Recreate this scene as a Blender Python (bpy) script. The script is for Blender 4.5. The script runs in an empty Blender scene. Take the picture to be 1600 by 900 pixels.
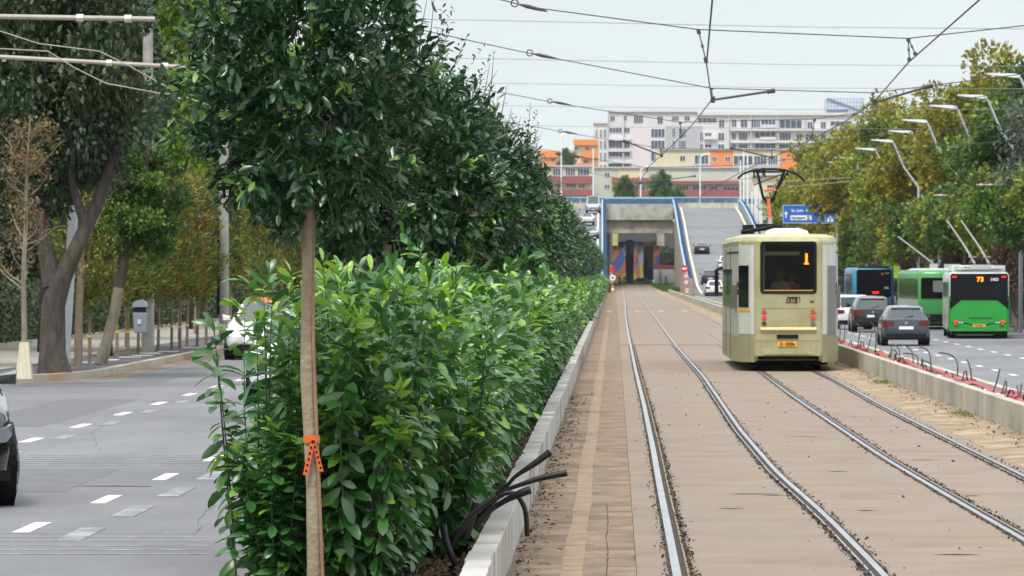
import bpy, math, random
import numpy as np
from mathutils import Vector, Matrix, Quaternion
PI = math.pi; R = math.radians
scn = bpy.context.scene; COL = scn.collection
F = 8000.0; CX, CY, CH = 960.0, 425.0, 2.14        # focal length in photo pixels, vanishing point, eye height

# ------------------------------------------------------------------ camera, light, exposure
cam_d = bpy.data.cameras.new('camera'); cam = bpy.data.objects.new('camera', cam_d); COL.objects.link(cam)
cam.location = (0, 0, CH); cam.rotation_euler = (R(90), 0, 0)
cam_d.sensor_width = 36; cam_d.lens = 36 * F / 1600
cam_d.shift_x = -(CX - 800) / 1600; cam_d.shift_y = -(450 - CY) / 1600
cam_d.clip_start = 1; cam_d.clip_end = 9000
cam_d.dof.use_dof = True; cam_d.dof.focus_distance = 40; cam_d.dof.aperture_fstop = 16
scn.camera = cam
SUN_EL, SUN_AZ = R(58), R(200)
w = bpy.data.worlds.new('World'); scn.world = w; w.use_nodes = True
nt = w.node_tree; nt.nodes.clear()
out = nt.nodes.new('ShaderNodeOutputWorld')
b1 = nt.nodes.new('ShaderNodeBackground'); b2 = nt.nodes.new('ShaderNodeBackground'); add = nt.nodes.new('ShaderNodeAddShader')
sky = nt.nodes.new('ShaderNodeTexSky'); sky.sky_type = 'NISHITA'; sky.sun_disc = False
sky.sun_elevation = SUN_EL; sky.sun_rotation = SUN_AZ; sky.dust_density = 4; sky.air_density = 1.2
nt.links.new(sky.outputs[0], b1.inputs[0]); b1.inputs[1].default_value = 0.012
tc = nt.nodes.new('ShaderNodeTexCoord'); sp = nt.nodes.new('ShaderNodeSeparateXYZ'); rp = nt.nodes.new('ShaderNodeValToRGB')
nt.links.new(tc.outputs['Generated'], sp.inputs[0]); nt.links.new(sp.outputs[2], rp.inputs[0])
cn = nt.nodes.new('ShaderNodeTexNoise'); cn.inputs['Scale'].default_value = 5; cn.inputs['Detail'].default_value = 5; cm = nt.nodes.new('ShaderNodeMapping'); cm.inputs['Scale'].default_value = (1, 1, 4)
cr_ = nt.nodes.new('ShaderNodeMapRange'); cr_.inputs[1].default_value = .3; cr_.inputs[2].default_value = .7; cr_.inputs[3].default_value = .94; cr_.inputs[4].default_value = 1.05; cv = nt.nodes.new('ShaderNodeVectorMath'); cv.operation = 'SCALE'
nt.links.new(tc.outputs['Generated'], cm.inputs[0]); nt.links.new(cm.outputs[0], cn.inputs[0]); nt.links.new(cn.outputs[0], cr_.inputs[0]); nt.links.new(rp.outputs[0], cv.inputs[0]); nt.links.new(cr_.outputs[0], cv.inputs[3]); nt.links.new(cv.outputs[0], b2.inputs[0])
e = rp.color_ramp.elements                      # overcast cloud layer, brighter towards the zenith
e[0].position = 0.0; e[0].color = (.335, .362, .375, 1)
e[1].position = 1.0; e[1].color = (.84, .86, .88, 1)
m_ = rp.color_ramp.elements.new(.06); m_.color = (.338, .365, .378, 1)
m_ = rp.color_ramp.elements.new(.35); m_.color = (.50, .53, .545, 1)
b2.inputs[1].default_value = 2.35
nt.links.new(b1.outputs[0], add.inputs[0]); nt.links.new(b2.outputs[0], add.inputs[1]); nt.links.new(add.outputs[0], out.inputs[0])
sd = bpy.data.lights.new('sun', 'SUN'); sd.energy = 2.9; sd.angle = R(11); sd.color = (1, .96, .9)
sun = bpy.data.objects.new('sun', sd); COL.objects.link(sun)
_d = Vector((math.sin(SUN_AZ) * math.cos(SUN_EL), math.cos(SUN_AZ) * math.cos(SUN_EL), math.sin(SUN_EL)))
sun.rotation_euler = (-_d).to_track_quat('-Z', 'Y').to_euler(); sun.location = (0, 0, 60)
vs = scn.view_settings; vs.view_transform = 'Standard'; vs.look = 'None'; vs.gamma = 1; vs.exposure = 0.0; vs.use_curve_mapping = False
scn.cycles.max_bounces = 7; scn.cycles.transparent_max_bounces = 12; scn.cycles.volume_bounces = 0
scn.cycles.use_denoising = True

# ------------------------------------------------------------------ helpers
def W(x, y, D): return ((x - CX) * D / F, D, CH + (CY - y) * D / F)
def G(x, y, z=0.0):
    D = (CH - z) * F / (y - CY); return ((x - CX) * D / F, D, z)

def lin(c):
    return tuple((v / 12.92 if v <= .04045 else ((v + .055) / 1.055) ** 2.4) for v in c)
MATS = {}
def mat(name, c, rough=.6, metal=0.0, c2=None, scale=3.0, stretch=(1, 1, 1), bump=0.0, bscale=None, spec=.5, coat=0, lo=.35, hi=.65, c3=None, s3=.5):
    if name in MATS: return MATS[name]
    m = bpy.data.materials.new(name); m.use_nodes = True; n = m.node_tree; p = n.nodes['Principled BSDF']
    p.inputs['Base Color'].default_value = (*c, 1); p.inputs['Roughness'].default_value = rough; p.inputs['Metallic'].default_value = metal
    p.inputs['Specular IOR Level'].default_value = spec; p.inputs['Coat Weight'].default_value = coat
    if c2 or bump:
        t = n.nodes.new('ShaderNodeTexCoord'); mp = n.nodes.new('ShaderNodeMapping'); mp.inputs['Scale'].default_value = stretch
        n.links.new(t.outputs['Object'], mp.inputs[0])
        no = n.nodes.new('ShaderNodeTexNoise'); no.inputs['Scale'].default_value = scale; no.inputs['Detail'].default_value = 7; no.inputs['Roughness'].default_value = .65
        n.links.new(mp.outputs[0], no.inputs[0])
        if c2:
            r = n.nodes.new('ShaderNodeValToRGB'); r.color_ramp.elements[0].position = lo; r.color_ramp.elements[1].position = hi
            r.color_ramp.elements[0].color = (*c, 1); r.color_ramp.elements[1].color = (*c2, 1)
            n.links.new(no.outputs[0], r.inputs[0]); col = r.outputs[0]
            if c3:
                n3 = n.nodes.new('ShaderNodeTexNoise'); n3.inputs['Scale'].default_value = s3; n3.inputs['Detail'].default_value = 5
                n.links.new(t.outputs['Object'], n3.inputs[0])
                r3 = n.nodes.new('ShaderNodeValToRGB'); r3.color_ramp.elements[0].position = .45; r3.color_ramp.elements[1].position = .68
                n.links.new(n3.outputs[0], r3.inputs[0])
                mx = n.nodes.new('ShaderNodeMix'); mx.data_type = 'RGBA'
                n.links.new(r3.outputs[0], mx.inputs[0]); n.links.new(col, mx.inputs[6]); mx.inputs[7].default_value = (*c3, 1); col = mx.outputs[2]
            n.links.new(col, p.inputs['Base Color'])
        if bump:
            bu = n.nodes.new('ShaderNodeBump'); bu.inputs['Strength'].default_value = bump; bu.inputs['Distance'].default_value = .02
            if bscale:
                nb = n.nodes.new('ShaderNodeTexNoise'); nb.inputs['Scale'].default_value = bscale; nb.inputs['Detail'].default_value = 6
                n.links.new(t.outputs['Object'], nb.inputs[0]); n.links.new(nb.outputs[0], bu.inputs['Height'])
            else: n.links.new(no.outputs[0], bu.inputs['Height'])
            n.links.new(bu.outputs[0], p.inputs['Normal'])
    MATS[name] = m; return m
def emit(name, c, s):
    if name in MATS: return MATS[name]
    m = mat(name, c, .4); p = m.node_tree.nodes['Principled BSDF']
    p.inputs['Emission Color'].default_value = (*c, 1); p.inputs['Emission Strength'].default_value = s; return m
def leafmat(name, c0, c1, c2, rough=.38, trans=.25, spec=.5):
    m = bpy.data.materials.new(name); m.use_nodes = True; n = m.node_tree; p = n.nodes['Principled BSDF']; o = n.nodes['Material Output']
    a = n.nodes.new('ShaderNodeAttribute'); a.attribute_name = 'var'
    r = n.nodes.new('ShaderNodeValToRGB'); r.color_ramp.elements[0].color = (*c0, 1); r.color_ramp.elements[1].color = (*c2, 1)
    k = r.color_ramp.elements.new(.55); k.color = (*c1, 1)
    n.links.new(a.outputs['Fac'], r.inputs[0]); n.links.new(r.outputs[0], p.inputs['Base Color'])
    p.inputs['Roughness'].default_value = rough; p.inputs['Specular IOR Level'].default_value = spec
    t = n.nodes.new('ShaderNodeBsdfTranslucent'); n.links.new(r.outputs[0], t.inputs[0])
    mx = n.nodes.new('ShaderNodeMixShader'); mx.inputs[0].default_value = trans
    n.links.new(p.outputs[0], mx.inputs[1]); n.links.new(t.outputs[0], mx.inputs[2]); n.links.new(mx.outputs[0], o.inputs[0])
    MATS[name] = m; return m

def link(name, me, parent=None, loc=None, rz=0):
    o = bpy.data.objects.new(name, me); COL.objects.link(o)
    if parent is not None: o.parent = parent
    if loc is not None: o.location = loc
    if rz: o.rotation_euler.z = rz
    return o
def tag(o, label=None, cat=None, group=None, kind=None):
    if label: o['label'] = label
    if cat: o['category'] = cat
    if group: o['group'] = group
    if kind: o['kind'] = kind
    return o
def thing(name, label, cat, loc=(0, 0, 0), rz=0, group=None):
    return tag(link(name, None, None, loc, rz), label, cat, group)
def copy_tree(o, parent=None):
    c = o.copy(); COL.objects.link(c)
    if parent is not None: c.parent = parent
    for ch in list(o.children): copy_tree(ch, c)
    return c

class MB:
    def __init__(s): s.v = []; s.f = []
    def add(s, vs, fs):
        k = len(s.v); s.v += [tuple(p) for p in vs]; s.f += [tuple(i + k for i in f) for f in fs]; return s
    def box(s, x0, x1, y0, y1, z0, z1):
        return s.add([(x0, y0, z0), (x1, y0, z0), (x1, y1, z0), (x0, y1, z0), (x0, y0, z1), (x1, y0, z1), (x1, y1, z1), (x0, y1, z1)],
                     [(0, 3, 2, 1), (4, 5, 6, 7), (0, 1, 5, 4), (1, 2, 6, 5), (2, 3, 7, 6), (3, 0, 4, 7)])
    def tube(s, pts, r, n=8, cap=True):
        pts = [Vector(p) for p in pts]; rr = r if hasattr(r, '__len__') else [r] * len(pts)
        vs, fs = [], []; prev = None
        for i, p in enumerate(pts):
            d = (pts[min(i + 1, len(pts) - 1)] - pts[max(i - 1, 0)]).normalized()
            if prev is None:
                a = d.orthogonal().normalized()
            else:
                a = (prev - d * prev.dot(d)); a = a.normalized() if a.length > 1e-6 else d.orthogonal().normalized()
            prev = a; b = d.cross(a)
            for k in range(n):
                t = 2 * PI * k / n; vs.append(p + (a * math.cos(t) + b * math.sin(t)) * rr[i])
        for i in range(len(pts) - 1):
            for k in range(n):
                fs.append((i * n + k, i * n + (k + 1) % n, (i + 1) * n + (k + 1) % n, (i + 1) * n + k))
        if cap: fs.append(tuple(range(n))[::-1]); fs.append(tuple((len(pts) - 1) * n + k for k in range(n)))
        return s.add(vs, fs)
    def prism(s, pts, vec):
        vec = Vector(vec); n = len(pts); P = [Vector(p) for p in pts]
        return s.add(P + [p + vec for p in P], [tuple(range(n)), tuple(range(n, 2 * n))[::-1]] + [(i + n, (i + 1) % n + n, (i + 1) % n, i) for i in range(n)])
    def loft(s, rings, cap=True):
        n = len(rings[0]); vs = [p for r in rings for p in r]; fs = []
        for i in range(len(rings) - 1):
            for k in range(n): fs.append((i * n + k, i * n + (k + 1) % n, (i + 1) * n + (k + 1) % n, (i + 1) * n + k))
        if cap: fs.append(tuple(range(n))[::-1]); fs.append(tuple((len(rings) - 1) * n + k for k in range(n)))
        return s.add(vs, fs)
    def plate(s, x0, x1, z0, z1, y, th=.012, r=0):          # a panel facing -y, standing th proud of y
        if r <= 0: return s.box(x0, x1, y - th, y, z0, z1)
        p = []
        for cx, cz, a0 in ((x1 - r, z0 + r, -90), (x1 - r, z1 - r, 0), (x0 + r, z1 - r, 90), (x0 + r, z0 + r, 180)):
            for k in range(5):
                a = R(a0 + k * 22.5); p.append((cx + r * math.cos(a), y - th, cz + r * math.sin(a)))
        return s.prism(p, (0, th, 0))
    def build(s, name, m, parent=None, smooth=False, loc=None, rz=0, bevel=0):
        used = sorted({i for f in s.f for i in f}); mp_ = {u: k for k, u in enumerate(used)}
        me = bpy.data.meshes.new(name); me.from_pydata([s.v[u] for u in used], [], [tuple(mp_[i] for i in f) for f in s.f])
        import bmesh
        bm = bmesh.new(); bm.from_mesh(me); bmesh.ops.recalc_face_normals(bm, faces=bm.faces); bm.to_mesh(me); bm.free()
        if m: me.materials.append(m)
        if smooth: me.polygons.foreach_set('use_smooth', [True] * len(me.polygons))
        o = link(name, me, parent, loc, rz)
        if bevel:
            b = o.modifiers.new('bevel', 'BEVEL'); b.width = bevel; b.segments = 2; b.limit_method = 'ANGLE'
        if smooth:
            es = o.modifiers.new('edges', 'EDGE_SPLIT'); es.split_angle = R(38)
        return o
def part(name, m, parent, fn, **k):
    b = MB(); fn(b); return b.build(name, m, parent, **k)

def np_mesh(name, V, Fs, m, var=None, smooth=False):
    me = bpy.data.meshes.new(name); n, k = Fs.shape
    me.vertices.add(len(V)); me.vertices.foreach_set('co', V.astype(np.float32).ravel())
    me.loops.add(n * k); me.loops.foreach_set('vertex_index', Fs.astype(np.int32).ravel())
    me.polygons.add(n); me.polygons.foreach_set('loop_start', np.arange(0, n * k, k, dtype=np.int32))
    if smooth: me.polygons.foreach_set('use_smooth', np.ones(n, dtype=bool))
    me.update(calc_edges=True)
    if var is not None:
        a = me.attributes.new('var', 'FLOAT', 'POINT'); a.data.foreach_set('value', var.astype(np.float32))
    if m: me.materials.append(m)
    return me
T2 = (np.array([0, .26, .60, .87, 1.0]), np.array([.08, .66, 1.0, .72, .10]))
def leaves(name, P, D, L, Wd, var, m, fine=True, rng=None, curl=.18, up=None, roll=.6):
    n = len(P); D = D / np.linalg.norm(D, axis=1, keepdims=True)
    upv = np.tile([0, 0, 1.0], (n, 1)) if up is None else up
    S = np.cross(D, upv + rng.normal(0, roll, (n, 3))); S /= np.linalg.norm(S, axis=1, keepdims=True) + 1e-9
    N = np.cross(S, D)
    L = L[:, None]; Wd = Wd[:, None]
    if fine:
        t, pr = T2; vs = []
        cu = rng.uniform(curl * .3, curl * 1.6, (n, 1))
        for ti, pi_ in zip(t, pr):
            c = P + D * L * ti - N * L * (cu * ti * ti)
            for sgn in (-1, 0, 1):
                vs.append(c + S * Wd * .5 * pi_ * sgn + N * Wd * (.16 * abs(sgn) * pi_))
        V = np.stack(vs, 1).reshape(-1, 3); base = np.arange(n)[:, None] * 15
        q = []
        for i in range(4):
            for j in range(2): q.append([i * 3 + j, i * 3 + j + 1, (i + 1) * 3 + j + 1, (i + 1) * 3 + j])
        Fs = (base[:, :, None] + np.array(q)[None]).reshape(-1, 4)
        return np_mesh(name, V, Fs, m, np.repeat(var, 15), True)
    a = P; b = P + D * L * .5 + S * Wd * .5 + N * Wd * .12; c = P + D * L; d = P + D * L * .5 - S * Wd * .5 + N * Wd * .12
    V = np.stack([a, b, c, d], 1).reshape(-1, 3); base = np.arange(n)[:, None] * 4
    Fs = np.concatenate([base + [0, 1, 2], base + [0, 2, 3]], 0)
    return np_mesh(name, V, Fs, m, np.repeat(var, 4))
def unit(rng, n):
    v = rng.normal(0, 1, (n, 3)); return v / np.linalg.norm(v, axis=1, keepdims=True)

def text_mesh(s, size, m, parent, loc, rot=(R(90), 0, 0), name='lettering', th=.004, align='CENTER', sx=1):
    c = bpy.data.curves.new(name, 'FONT'); c.body = s; c.size = size; c.extrude = th; c.align_x = align; c.align_y = 'CENTER'; c.offset = size * .018
    o = bpy.data.objects.new(name, c); COL.objects.link(o)
    me = bpy.data.meshes.new_from_object(o); bpy.data.objects.remove(o)
    me.materials.clear(); me.materials.append(m)
    q = link(name, me, parent, loc); q.rotation_euler = rot; q.scale = (sx, 1, 1); return q

# ------------------------------------------------------------------ materials
M = {}
M['asphalt'] = mat('asphalt', (.130, .132, .142), .75, c2=(.172, .174, .186), scale=.8, stretch=(1, .25, 1), bump=.12, bscale=60, c3=(.108, .11, .118), s3=.12)
M['asphalt_dark'] = mat('asphalt_dark', (.06, .06, .066), .85, c2=(.09, .09, .095), scale=2, bump=.15, bscale=40)
M['slab'] = mat('slab', (.165, .120, .086), .8, c2=(.250, .192, .142), scale=1.4, stretch=(.7, .8, 1), bump=.10, bscale=30, c3=(.21, .172, .135), s3=.5, lo=.3, hi=.72)
M['shoulder'] = mat('shoulder', (.155, .105, .068), .9, c2=(.275, .195, .13), scale=2.6, stretch=(1, .7, 1), bump=.3, bscale=25, c3=(.12, .088, .062), s3=1.6, lo=.35, hi=.65)
M['earth'] = mat('earth', (.22, .155, .095), .95, c2=(.38, .29, .18), scale=1.2, bump=.5, bscale=8, c3=(.17, .125, .085), s3=1.6)
M['bandpaint'] = mat('bandpaint', (.285, .205, .13), .85, c2=(.20, .14, .09), scale=3.5, stretch=(1, 1, 1), bump=.1, lo=.4, hi=.62)
M['soil'] = mat('soil', (.055, .03, .02), 1, c2=(.12, .068, .045), scale=14, bump=1, bscale=20)
M['concrete'] = mat('concrete', (.40, .39, .37), .8, c2=(.50, .49, .47), scale=1.3, stretch=(1, .7, 2), bump=.08, bscale=40, c3=(.33, .30, .26), s3=.6)
M['kerbstone'] = mat('kerbstone', (.36, .33, .27), .85, c2=(.46, .43, .36), scale=2, bump=.1, bscale=30, c3=(.40, .30, .19), s3=.5)
M['oldwall'] = mat('oldwall', (.36, .34, .28), .85, c2=(.46, .44, .37), scale=1.5, stretch=(1, 1.4, .4), bump=.1, bscale=30, c3=(.27, .26, .20), s3=.7)
M['steel'] = mat('steel', (.52, .53, .55), .3, 1.0, c2=(.36, .35, .35), scale=3, stretch=(1, .3, 1))
M['rustysteel'] = mat('rustysteel', (.16, .12, .09), .6, .5, c2=(.30, .25, .2), scale=8)
M['crack'] = mat('crack', (.016, .011, .008), .95, c2=(.05, .034, .024), scale=9, bump=.5)
M['white_paint'] = mat('white_paint', (.70, .69, .62), .7, c2=(.36, .36, .35), scale=9, lo=.48, hi=.72)
M['old_paint'] = mat('old_paint', (.165, .168, .178), .7, c2=(.34, .35, .37), scale=4, stretch=(1, .5, 1), lo=.46, hi=.70)
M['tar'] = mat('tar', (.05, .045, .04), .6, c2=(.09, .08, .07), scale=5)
M['galv'] = mat('galv', (.50, .53, .56), .45, .4, c2=(.40, .43, .46), scale=6)
M['bracket'] = mat('bracket', (.30, .275, .24), .6, .1, c2=(.38, .35, .31), scale=4)
M['wire'] = mat('wire', (.045, .045, .05), .6)
M['wire_far'] = mat('wire_far', (.22, .24, .26), .6)
M['black'] = mat('black', (.004, .004, .005), .6, spec=.25)
M['rubber'] = mat('rubber', (.008, .008, .009), .85, spec=.25)
M['cable'] = mat('cable', (.009, .0095, .011), .5, spec=.35)
M['glass'] = mat('glass', (.003, .004, .006), .08, spec=.2)
M['carglass'] = mat('carglass', (.02, .03, .035), .06, spec=1.0)
M['chrome'] = mat('chrome', (.7, .7, .72), .2, 1)
M['rim'] = mat('rim', (.32, .33, .35), .35, .8)
M['plate'] = mat('plate', (.75, .75, .74), .5)
M['taillight'] = mat('taillight', (.12, .006, .014), .25, coat=.3)
M['redlamp'] = emit('redlamp', (.9, .012, .008), .9)
M['bark_young'] = mat('bark_young', (.27, .215, .135), .85, c2=(.17, .13, .085), scale=9, stretch=(1, 1, 3.5), bump=.5, bscale=35, lo=.45, hi=.8, c3=(.34, .29, .21), s3=4)
M['stake'] = mat('stake', (.20, .115, .07), .85, c2=(.30, .19, .12), scale=10, stretch=(1, 1, .3))
M['bark'] = mat('bark', (.035, .028, .025), .95, c2=(.085, .07, .06), scale=7, stretch=(1, 1, .3), bump=1, bscale=14)
M['bark_pale'] = mat('bark_pale', (.30, .26, .2), .9, c2=(.17, .14, .11), scale=6, stretch=(1, 1, .4), bump=.5)
M['bark_brown'] = mat('bark_brown', (.17, .12, .085), .9, c2=(.26, .2, .14), scale=8, bump=.5)
M['twig'] = mat('twig', (.05, .065, .022), .7)
M['orange_tape'] = mat('orange_tape', (.62, .11, .015), .5)
M['yellow_tape'] = mat('yellow_tape', (.75, .55, .02), .5)

# ------------------------------------------------------------------ ground and roads
def sheet(name, x0, x1, y0, y1, z, m, ny=1):
    b = MB()
    for i in range(ny):
        a, c = y0 + (y1 - y0) * i / ny, y0 + (y1 - y0) * (i + 1) / ny
        b.add([(x0, a, z), (x1, a, z), (x1, c, z), (x0, c, z)], [(0, 1, 2, 3)])
    return tag(b.build(name, m), kind='structure')
sheet('ground', -1400, 1400, -60, 2900, -.75, mat('ground_dirt', (.17, .16, .13), .95, c2=(.1, .12, .07), scale=.05))
part('tram_track_bed', M['slab'], None, lambda b: b.box(.16, 4.5, -20, 600, -.7, 0))['kind'] = 'structure'
part('track_shoulder', M['shoulder'], None, lambda b: b.box(-.80, .157, -20, 600, -.7, -.004))['kind'] = 'structure'
def far_bed(b): b.box(-.9, 9.0, 600.01, 735, -.7, 0)
part('tram_track_apron', M['slab'], None, far_bed)['kind'] = 'structure'
# uneven earth verge on the right of the rails
rng = np.random.default_rng(5)
vx = np.linspace(4.503, 5.32, 9); vy = np.concatenate([np.arange(20, 120, .35), np.arange(120, 600, 4)])
V = np.array([[x, y, (.03 * np.clip((x - 4.6) * 2.2, 0, 1) + rng.normal(0, .007)) - .004] for y in vy for x in vx]); nx = len(vx)
Fq = np.array([[j * nx + i, j * nx + i + 1, (j + 1) * nx + i + 1, (j + 1) * nx + i] for j in range(len(vy) - 1) for i in range(nx - 1)])
tag(link('earth_verge', np_mesh('earth_verge', V, Fq, M['earth'], None, True)), kind='structure')
part('planting_bed', M['soil'], None, lambda b: b.box(-2.39, -.93, -20, 640, -.7, .17))['kind'] = 'structure'
part('left_road', M['asphalt'], None, lambda b: b.box(-13.5, -2.53, -20, 486, -.72, -.10))['kind'] = 'structure'
part('right_road', M['asphalt'], None, lambda b: b.box(7.92, 24, -20, 486, -.74, -.55))['kind'] = 'structure'
part('right_road_far', M['asphalt'], None, lambda b: b.box(18.2, 27, 486.01, 1000, -.74, -.553))['kind'] = 'structure'
sheet('cross_road', -60, 60, 752, 1000, -.1, M['asphalt'])

def ribbon(pts, xa, xb, z0, z1, b):          # solid strip following pts (x, y) between lateral offsets
    rings = [[(x + xa, y, z0), (x + xb, y, z0), (x + xb, y, z1), (x + xa, y, z1)] for x, y in pts]
    b.loft(rings)
RAIL = [
 [(900, .44), (833, .446), (767, .45), (700, .467), (633, .475), (577, .46), (540, .47), (500, .52), (468, .8), (447.5, 1.35)],
 [(900, 1.90), (805, 1.85), (741, 1.73), (673, 1.70), (588, 1.82), (540, 1.78), (497.5, 1.89), (468, 2.05), (447.5, 3.0)],
 [(900, 3.30), (843, 3.26), (771, 3.17), (717, 3.09), (654, 3.07), (618, 3.06), (578, 3.12), (542, 3.10), (512, 3.14), (482, 3.2), (466, 3.4), (447.5, 4.8)],
 [(900, 4.30), (745, 4.28), (682, 4.27), (636, 4.27), (599, 4.36), (578, 4.34), (508, 4.33), (489, 4.4), (468, 4.8), (447.5, 6.6)]]
def rail_x(i, D):
    ds = [CH * F / (y - CY) for y, _ in RAIL[i]]; xs = [x for _, x in RAIL[i]]
    return float(np.interp(D, ds, xs))
railD = np.concatenate([np.arange(8, 130, 1.2), np.arange(130, 300, 6), np.arange(300, 735, 25)])
rail_label = ['left rail of the near track, running beside the brown shoulder strip', 'right rail of the near track, second rail from the hedge',
              'left rail of the far track, running under the cream tram', 'right rail of the far track beside the earth verge']
rng = np.random.default_rng(3)
for i in range(4):
    k = np.ones(5) / 5; xs = np.array([rail_x(i, d) for d in railD]); xs2 = np.convolve(np.pad(xs, 2, 'edge'), k, 'valid')
    pts = list(zip(xs2, railD)); sgn = 1 if i % 2 == 0 else -1
    root = thing('tram_rail', rail_label[i], 'rail', (0, 0, 0), 0, 'rails of the two tram tracks')
    hw = (.031, .025, .025, .021)[i]
    part('rail_head', M['steel'], root, lambda b: ribbon(pts, -hw, hw, -.05, .012, b))
    s0, s1 = (hw, hw + .045) if sgn > 0 else (-hw - .045, -hw)
    part('flange_groove', M['crack'], root, lambda b: ribbon(pts, s0 + .001, s1 - .001, -.05, .0045, b))
    s2, s3 = (hw + .045, hw + .06) if sgn > 0 else (-hw - .06, -hw - .045)
    part('guard_lip', M['steel'] if i else M['bandpaint'], root, lambda b: ribbon(pts, s2, s3, -.05, .009, b))
    for side in (-1, 1):               # crumbling joint filler either side of the rail
        ed = (max(s3, hw) if side > 0 else min(s2, -hw)); nn = np.arange(30, 150, .09); b = MB(); vs = []; fs = []
        wd = .012 + .015 * np.abs(np.convolve(rng.normal(0, 1, len(nn) + 4), np.array([.5, 1, 1.2, 1, .5]) / 2.2, 'valid')) * (1.0 if side == sgn or i == 1 or i == 2 else .55)
        for q, (d, wq) in enumerate(zip(nn, wd)):
            x = np.interp(d, railD, xs2) + ed; vs += [(x, d, .0042), (x + side * (.012 + wq * .8), d, .0042)]
            if q: fs.append((2 * q - 2, 2 * q - 1, 2 * q + 1, 2 * q) if side > 0 else (2 * q - 2, 2 * q, 2 * q + 1, 2 * q - 1))
        b.add(vs, fs); tag(b.build('joint_filler', M['crack']), kind='structure')
rng = np.random.default_rng(31); Pc = []
for i in range(4):
    sgn = 1 if i % 2 == 0 else -1
    for side in (-1, 1):
        m = 1500 if side == sgn else 500; d = 32 + rng.exponential(28, m); Pc.append(np.stack([np.interp(d, railD, [rail_x(i, q) for q in railD]) + side * (.045 + (.05 if side == sgn else 0) + np.abs(rng.normal(0, .028, m))), d, np.full(m, .006)], 1))
Pc = np.concatenate(Pc); n = len(Pc); D_ = unit(rng, n); D_[:, 2] = rng.uniform(0, .8, n); Lc = rng.uniform(.008, .035, n)
tag(link('rail_crumbs', leaves('rail_crumbs', Pc, D_, Lc, Lc * .7, rng.uniform(0, 1, n), leafmat('crumb_dark', (.014, .010, .007), (.05, .034, .022), (.16, .11, .07), .95, 0), False, rng)), kind='stuff')
# joints across the slab, tan stripe, long crack, pale marks
def joint(b):
    for y in (539, 640, 590): pass
    for d in (150.0, 300.0): b.box(.17, 4.49, d, d + .35, .001, .0045)
part('slab_joint', M['crack'], None, joint)['kind'] = 'structure'
def stripe(b):
    ds = np.arange(30, 240, 1.0); L_, R_ = [], []
    rg = np.random.default_rng(9)
    for d in ds:
        c = -.30 + .01 * math.sin(d * .3); L_.append((c - .075 + rg.normal(0, .006), d, .0005)); R_.append((c + .075 + rg.normal(0, .006), d, .0005))
    for q in range(len(ds) - 1): b.add([L_[q], R_[q], R_[q + 1], L_[q + 1]], [(0, 1, 2, 3)])
tag(part('tan_stripe', M['bandpaint'], None, stripe), kind='structure')
def crackline(b):
    rg = np.random.default_rng(2); x = -.06
    for k in range(50):
        d = 35 + k * .25; x += rg.normal(0, .004); x = x * .96 + .04 * -.07; w_ = rg.uniform(.0015, .005); b.box(x - w_, x + w_, d, d + .26, -.006, -.0022)
tag(part('shoulder_crack', M['crack'], None, crackline), kind='structure')
def sandlines(b):
    rg = np.random.default_rng(12)
    for k in range(13):
        d = 34 + k * 2.3 + rg.uniform(-.9, .9); x0 = -.45 + rg.uniform(0, .4); x1 = min(.14, x0 + rg.uniform(.08, .35)); t = rg.uniform(.02, .10)
        b.add([(x0, d, -.0012), (x1, d, -.0012), (x1, d + t, -.0012), (x0, d + t + .05, -.0012)], [(0, 1, 2, 3)])
tag(part('sand_streaks', M['bandpaint'], None, sandlines), kind='structure')
def palemarks(b):
    for x in (952, 996, 1033, 1070, 1107):
        X, D, _ = G(x, 486.3); b.box(X - .11, X + .11, D - 1.2, D + 1.2, .001, .005)
tag(part('pale_marks', M['white_paint'], None, palemarks), kind='structure')
def scars(b):
    for (x0, x1, y) in ((1220, 1290, 682), (1130, 1225, 772), (1455, 1535, 867), (1415, 1470, 719), (1290, 1330, 737), (1190, 1230, 774), (1335, 1370, 798), (1120, 1165, 795), (1500, 1536, 775)):
        X0, D, _ = G(x0, y); X1 = G(x1, y)[0]
        b.add([(X0, D, .003), ((X0 + X1) / 2, D - .06, .003), (X1, D, .003), ((X0 + X1) / 2, D + .08, .003)], [(0, 1, 2, 3)])
tag(part('slab_scars', M['crack'], None, scars), kind='structure')

# road markings
def dash_line(X, Ds, L, wd, z, m, name, b=None):
    b = MB()
    for d in Ds: b.box(X(d) - wd / 2, X(d) + wd / 2, d, d + L, z + .001, z + .005)
    return tag(b.build(name, m), kind='structure')
dash_line(lambda d: -5.12 + (d - 43) * .018, [44.0 + 5.55 * k for k in range(-2, 12)], 1.75, .15, -.10, M['white_paint'], 'lane_dashes')
dash_line(lambda d: -7.76, [67.3 + 6.35 * k for k in range(-4, 26)], 1.75, .16, -.10, M['white_paint'], 'outer_lane_dashes')
dash_line(lambda d: -4.55 + (d - 43) * .012, [42.6 + 4.2 * k for k in range(0, 5)], 2.2, .22, -.10, M['old_paint'], 'worn_lane_dashes')
dash_line(lambda d: -7.45, [62 + 6.35 * k for k in range(0, 6)], 1.9, .2, -.10, M['old_paint'], 'worn_outer_dashes')
def thinlines(b):
    rg = np.random.default_rng(4)
    for y0, y1, xa, xb in ((833, 866, -40, 335), (712, 727, 20, 345)):
        for k in range(6):
            y = y0 + (y1 - y0) * k / 5; D = 2.24 * F / (y - CY); X = (xa - CX) * D / F; Xe = (xb - CX - rg.uniform(0, 30)) * D / F
            while X < Xe:
                X2 = min(Xe, X + rg.uniform(.25, .7)); b.box(X, X2, D - .05, D + .05, -.0985, -.0965); X = X2 + rg.uniform(0, .03)
tag(part('rumble_lines', M['old_paint'], None, thinlines), kind='structure')
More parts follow.
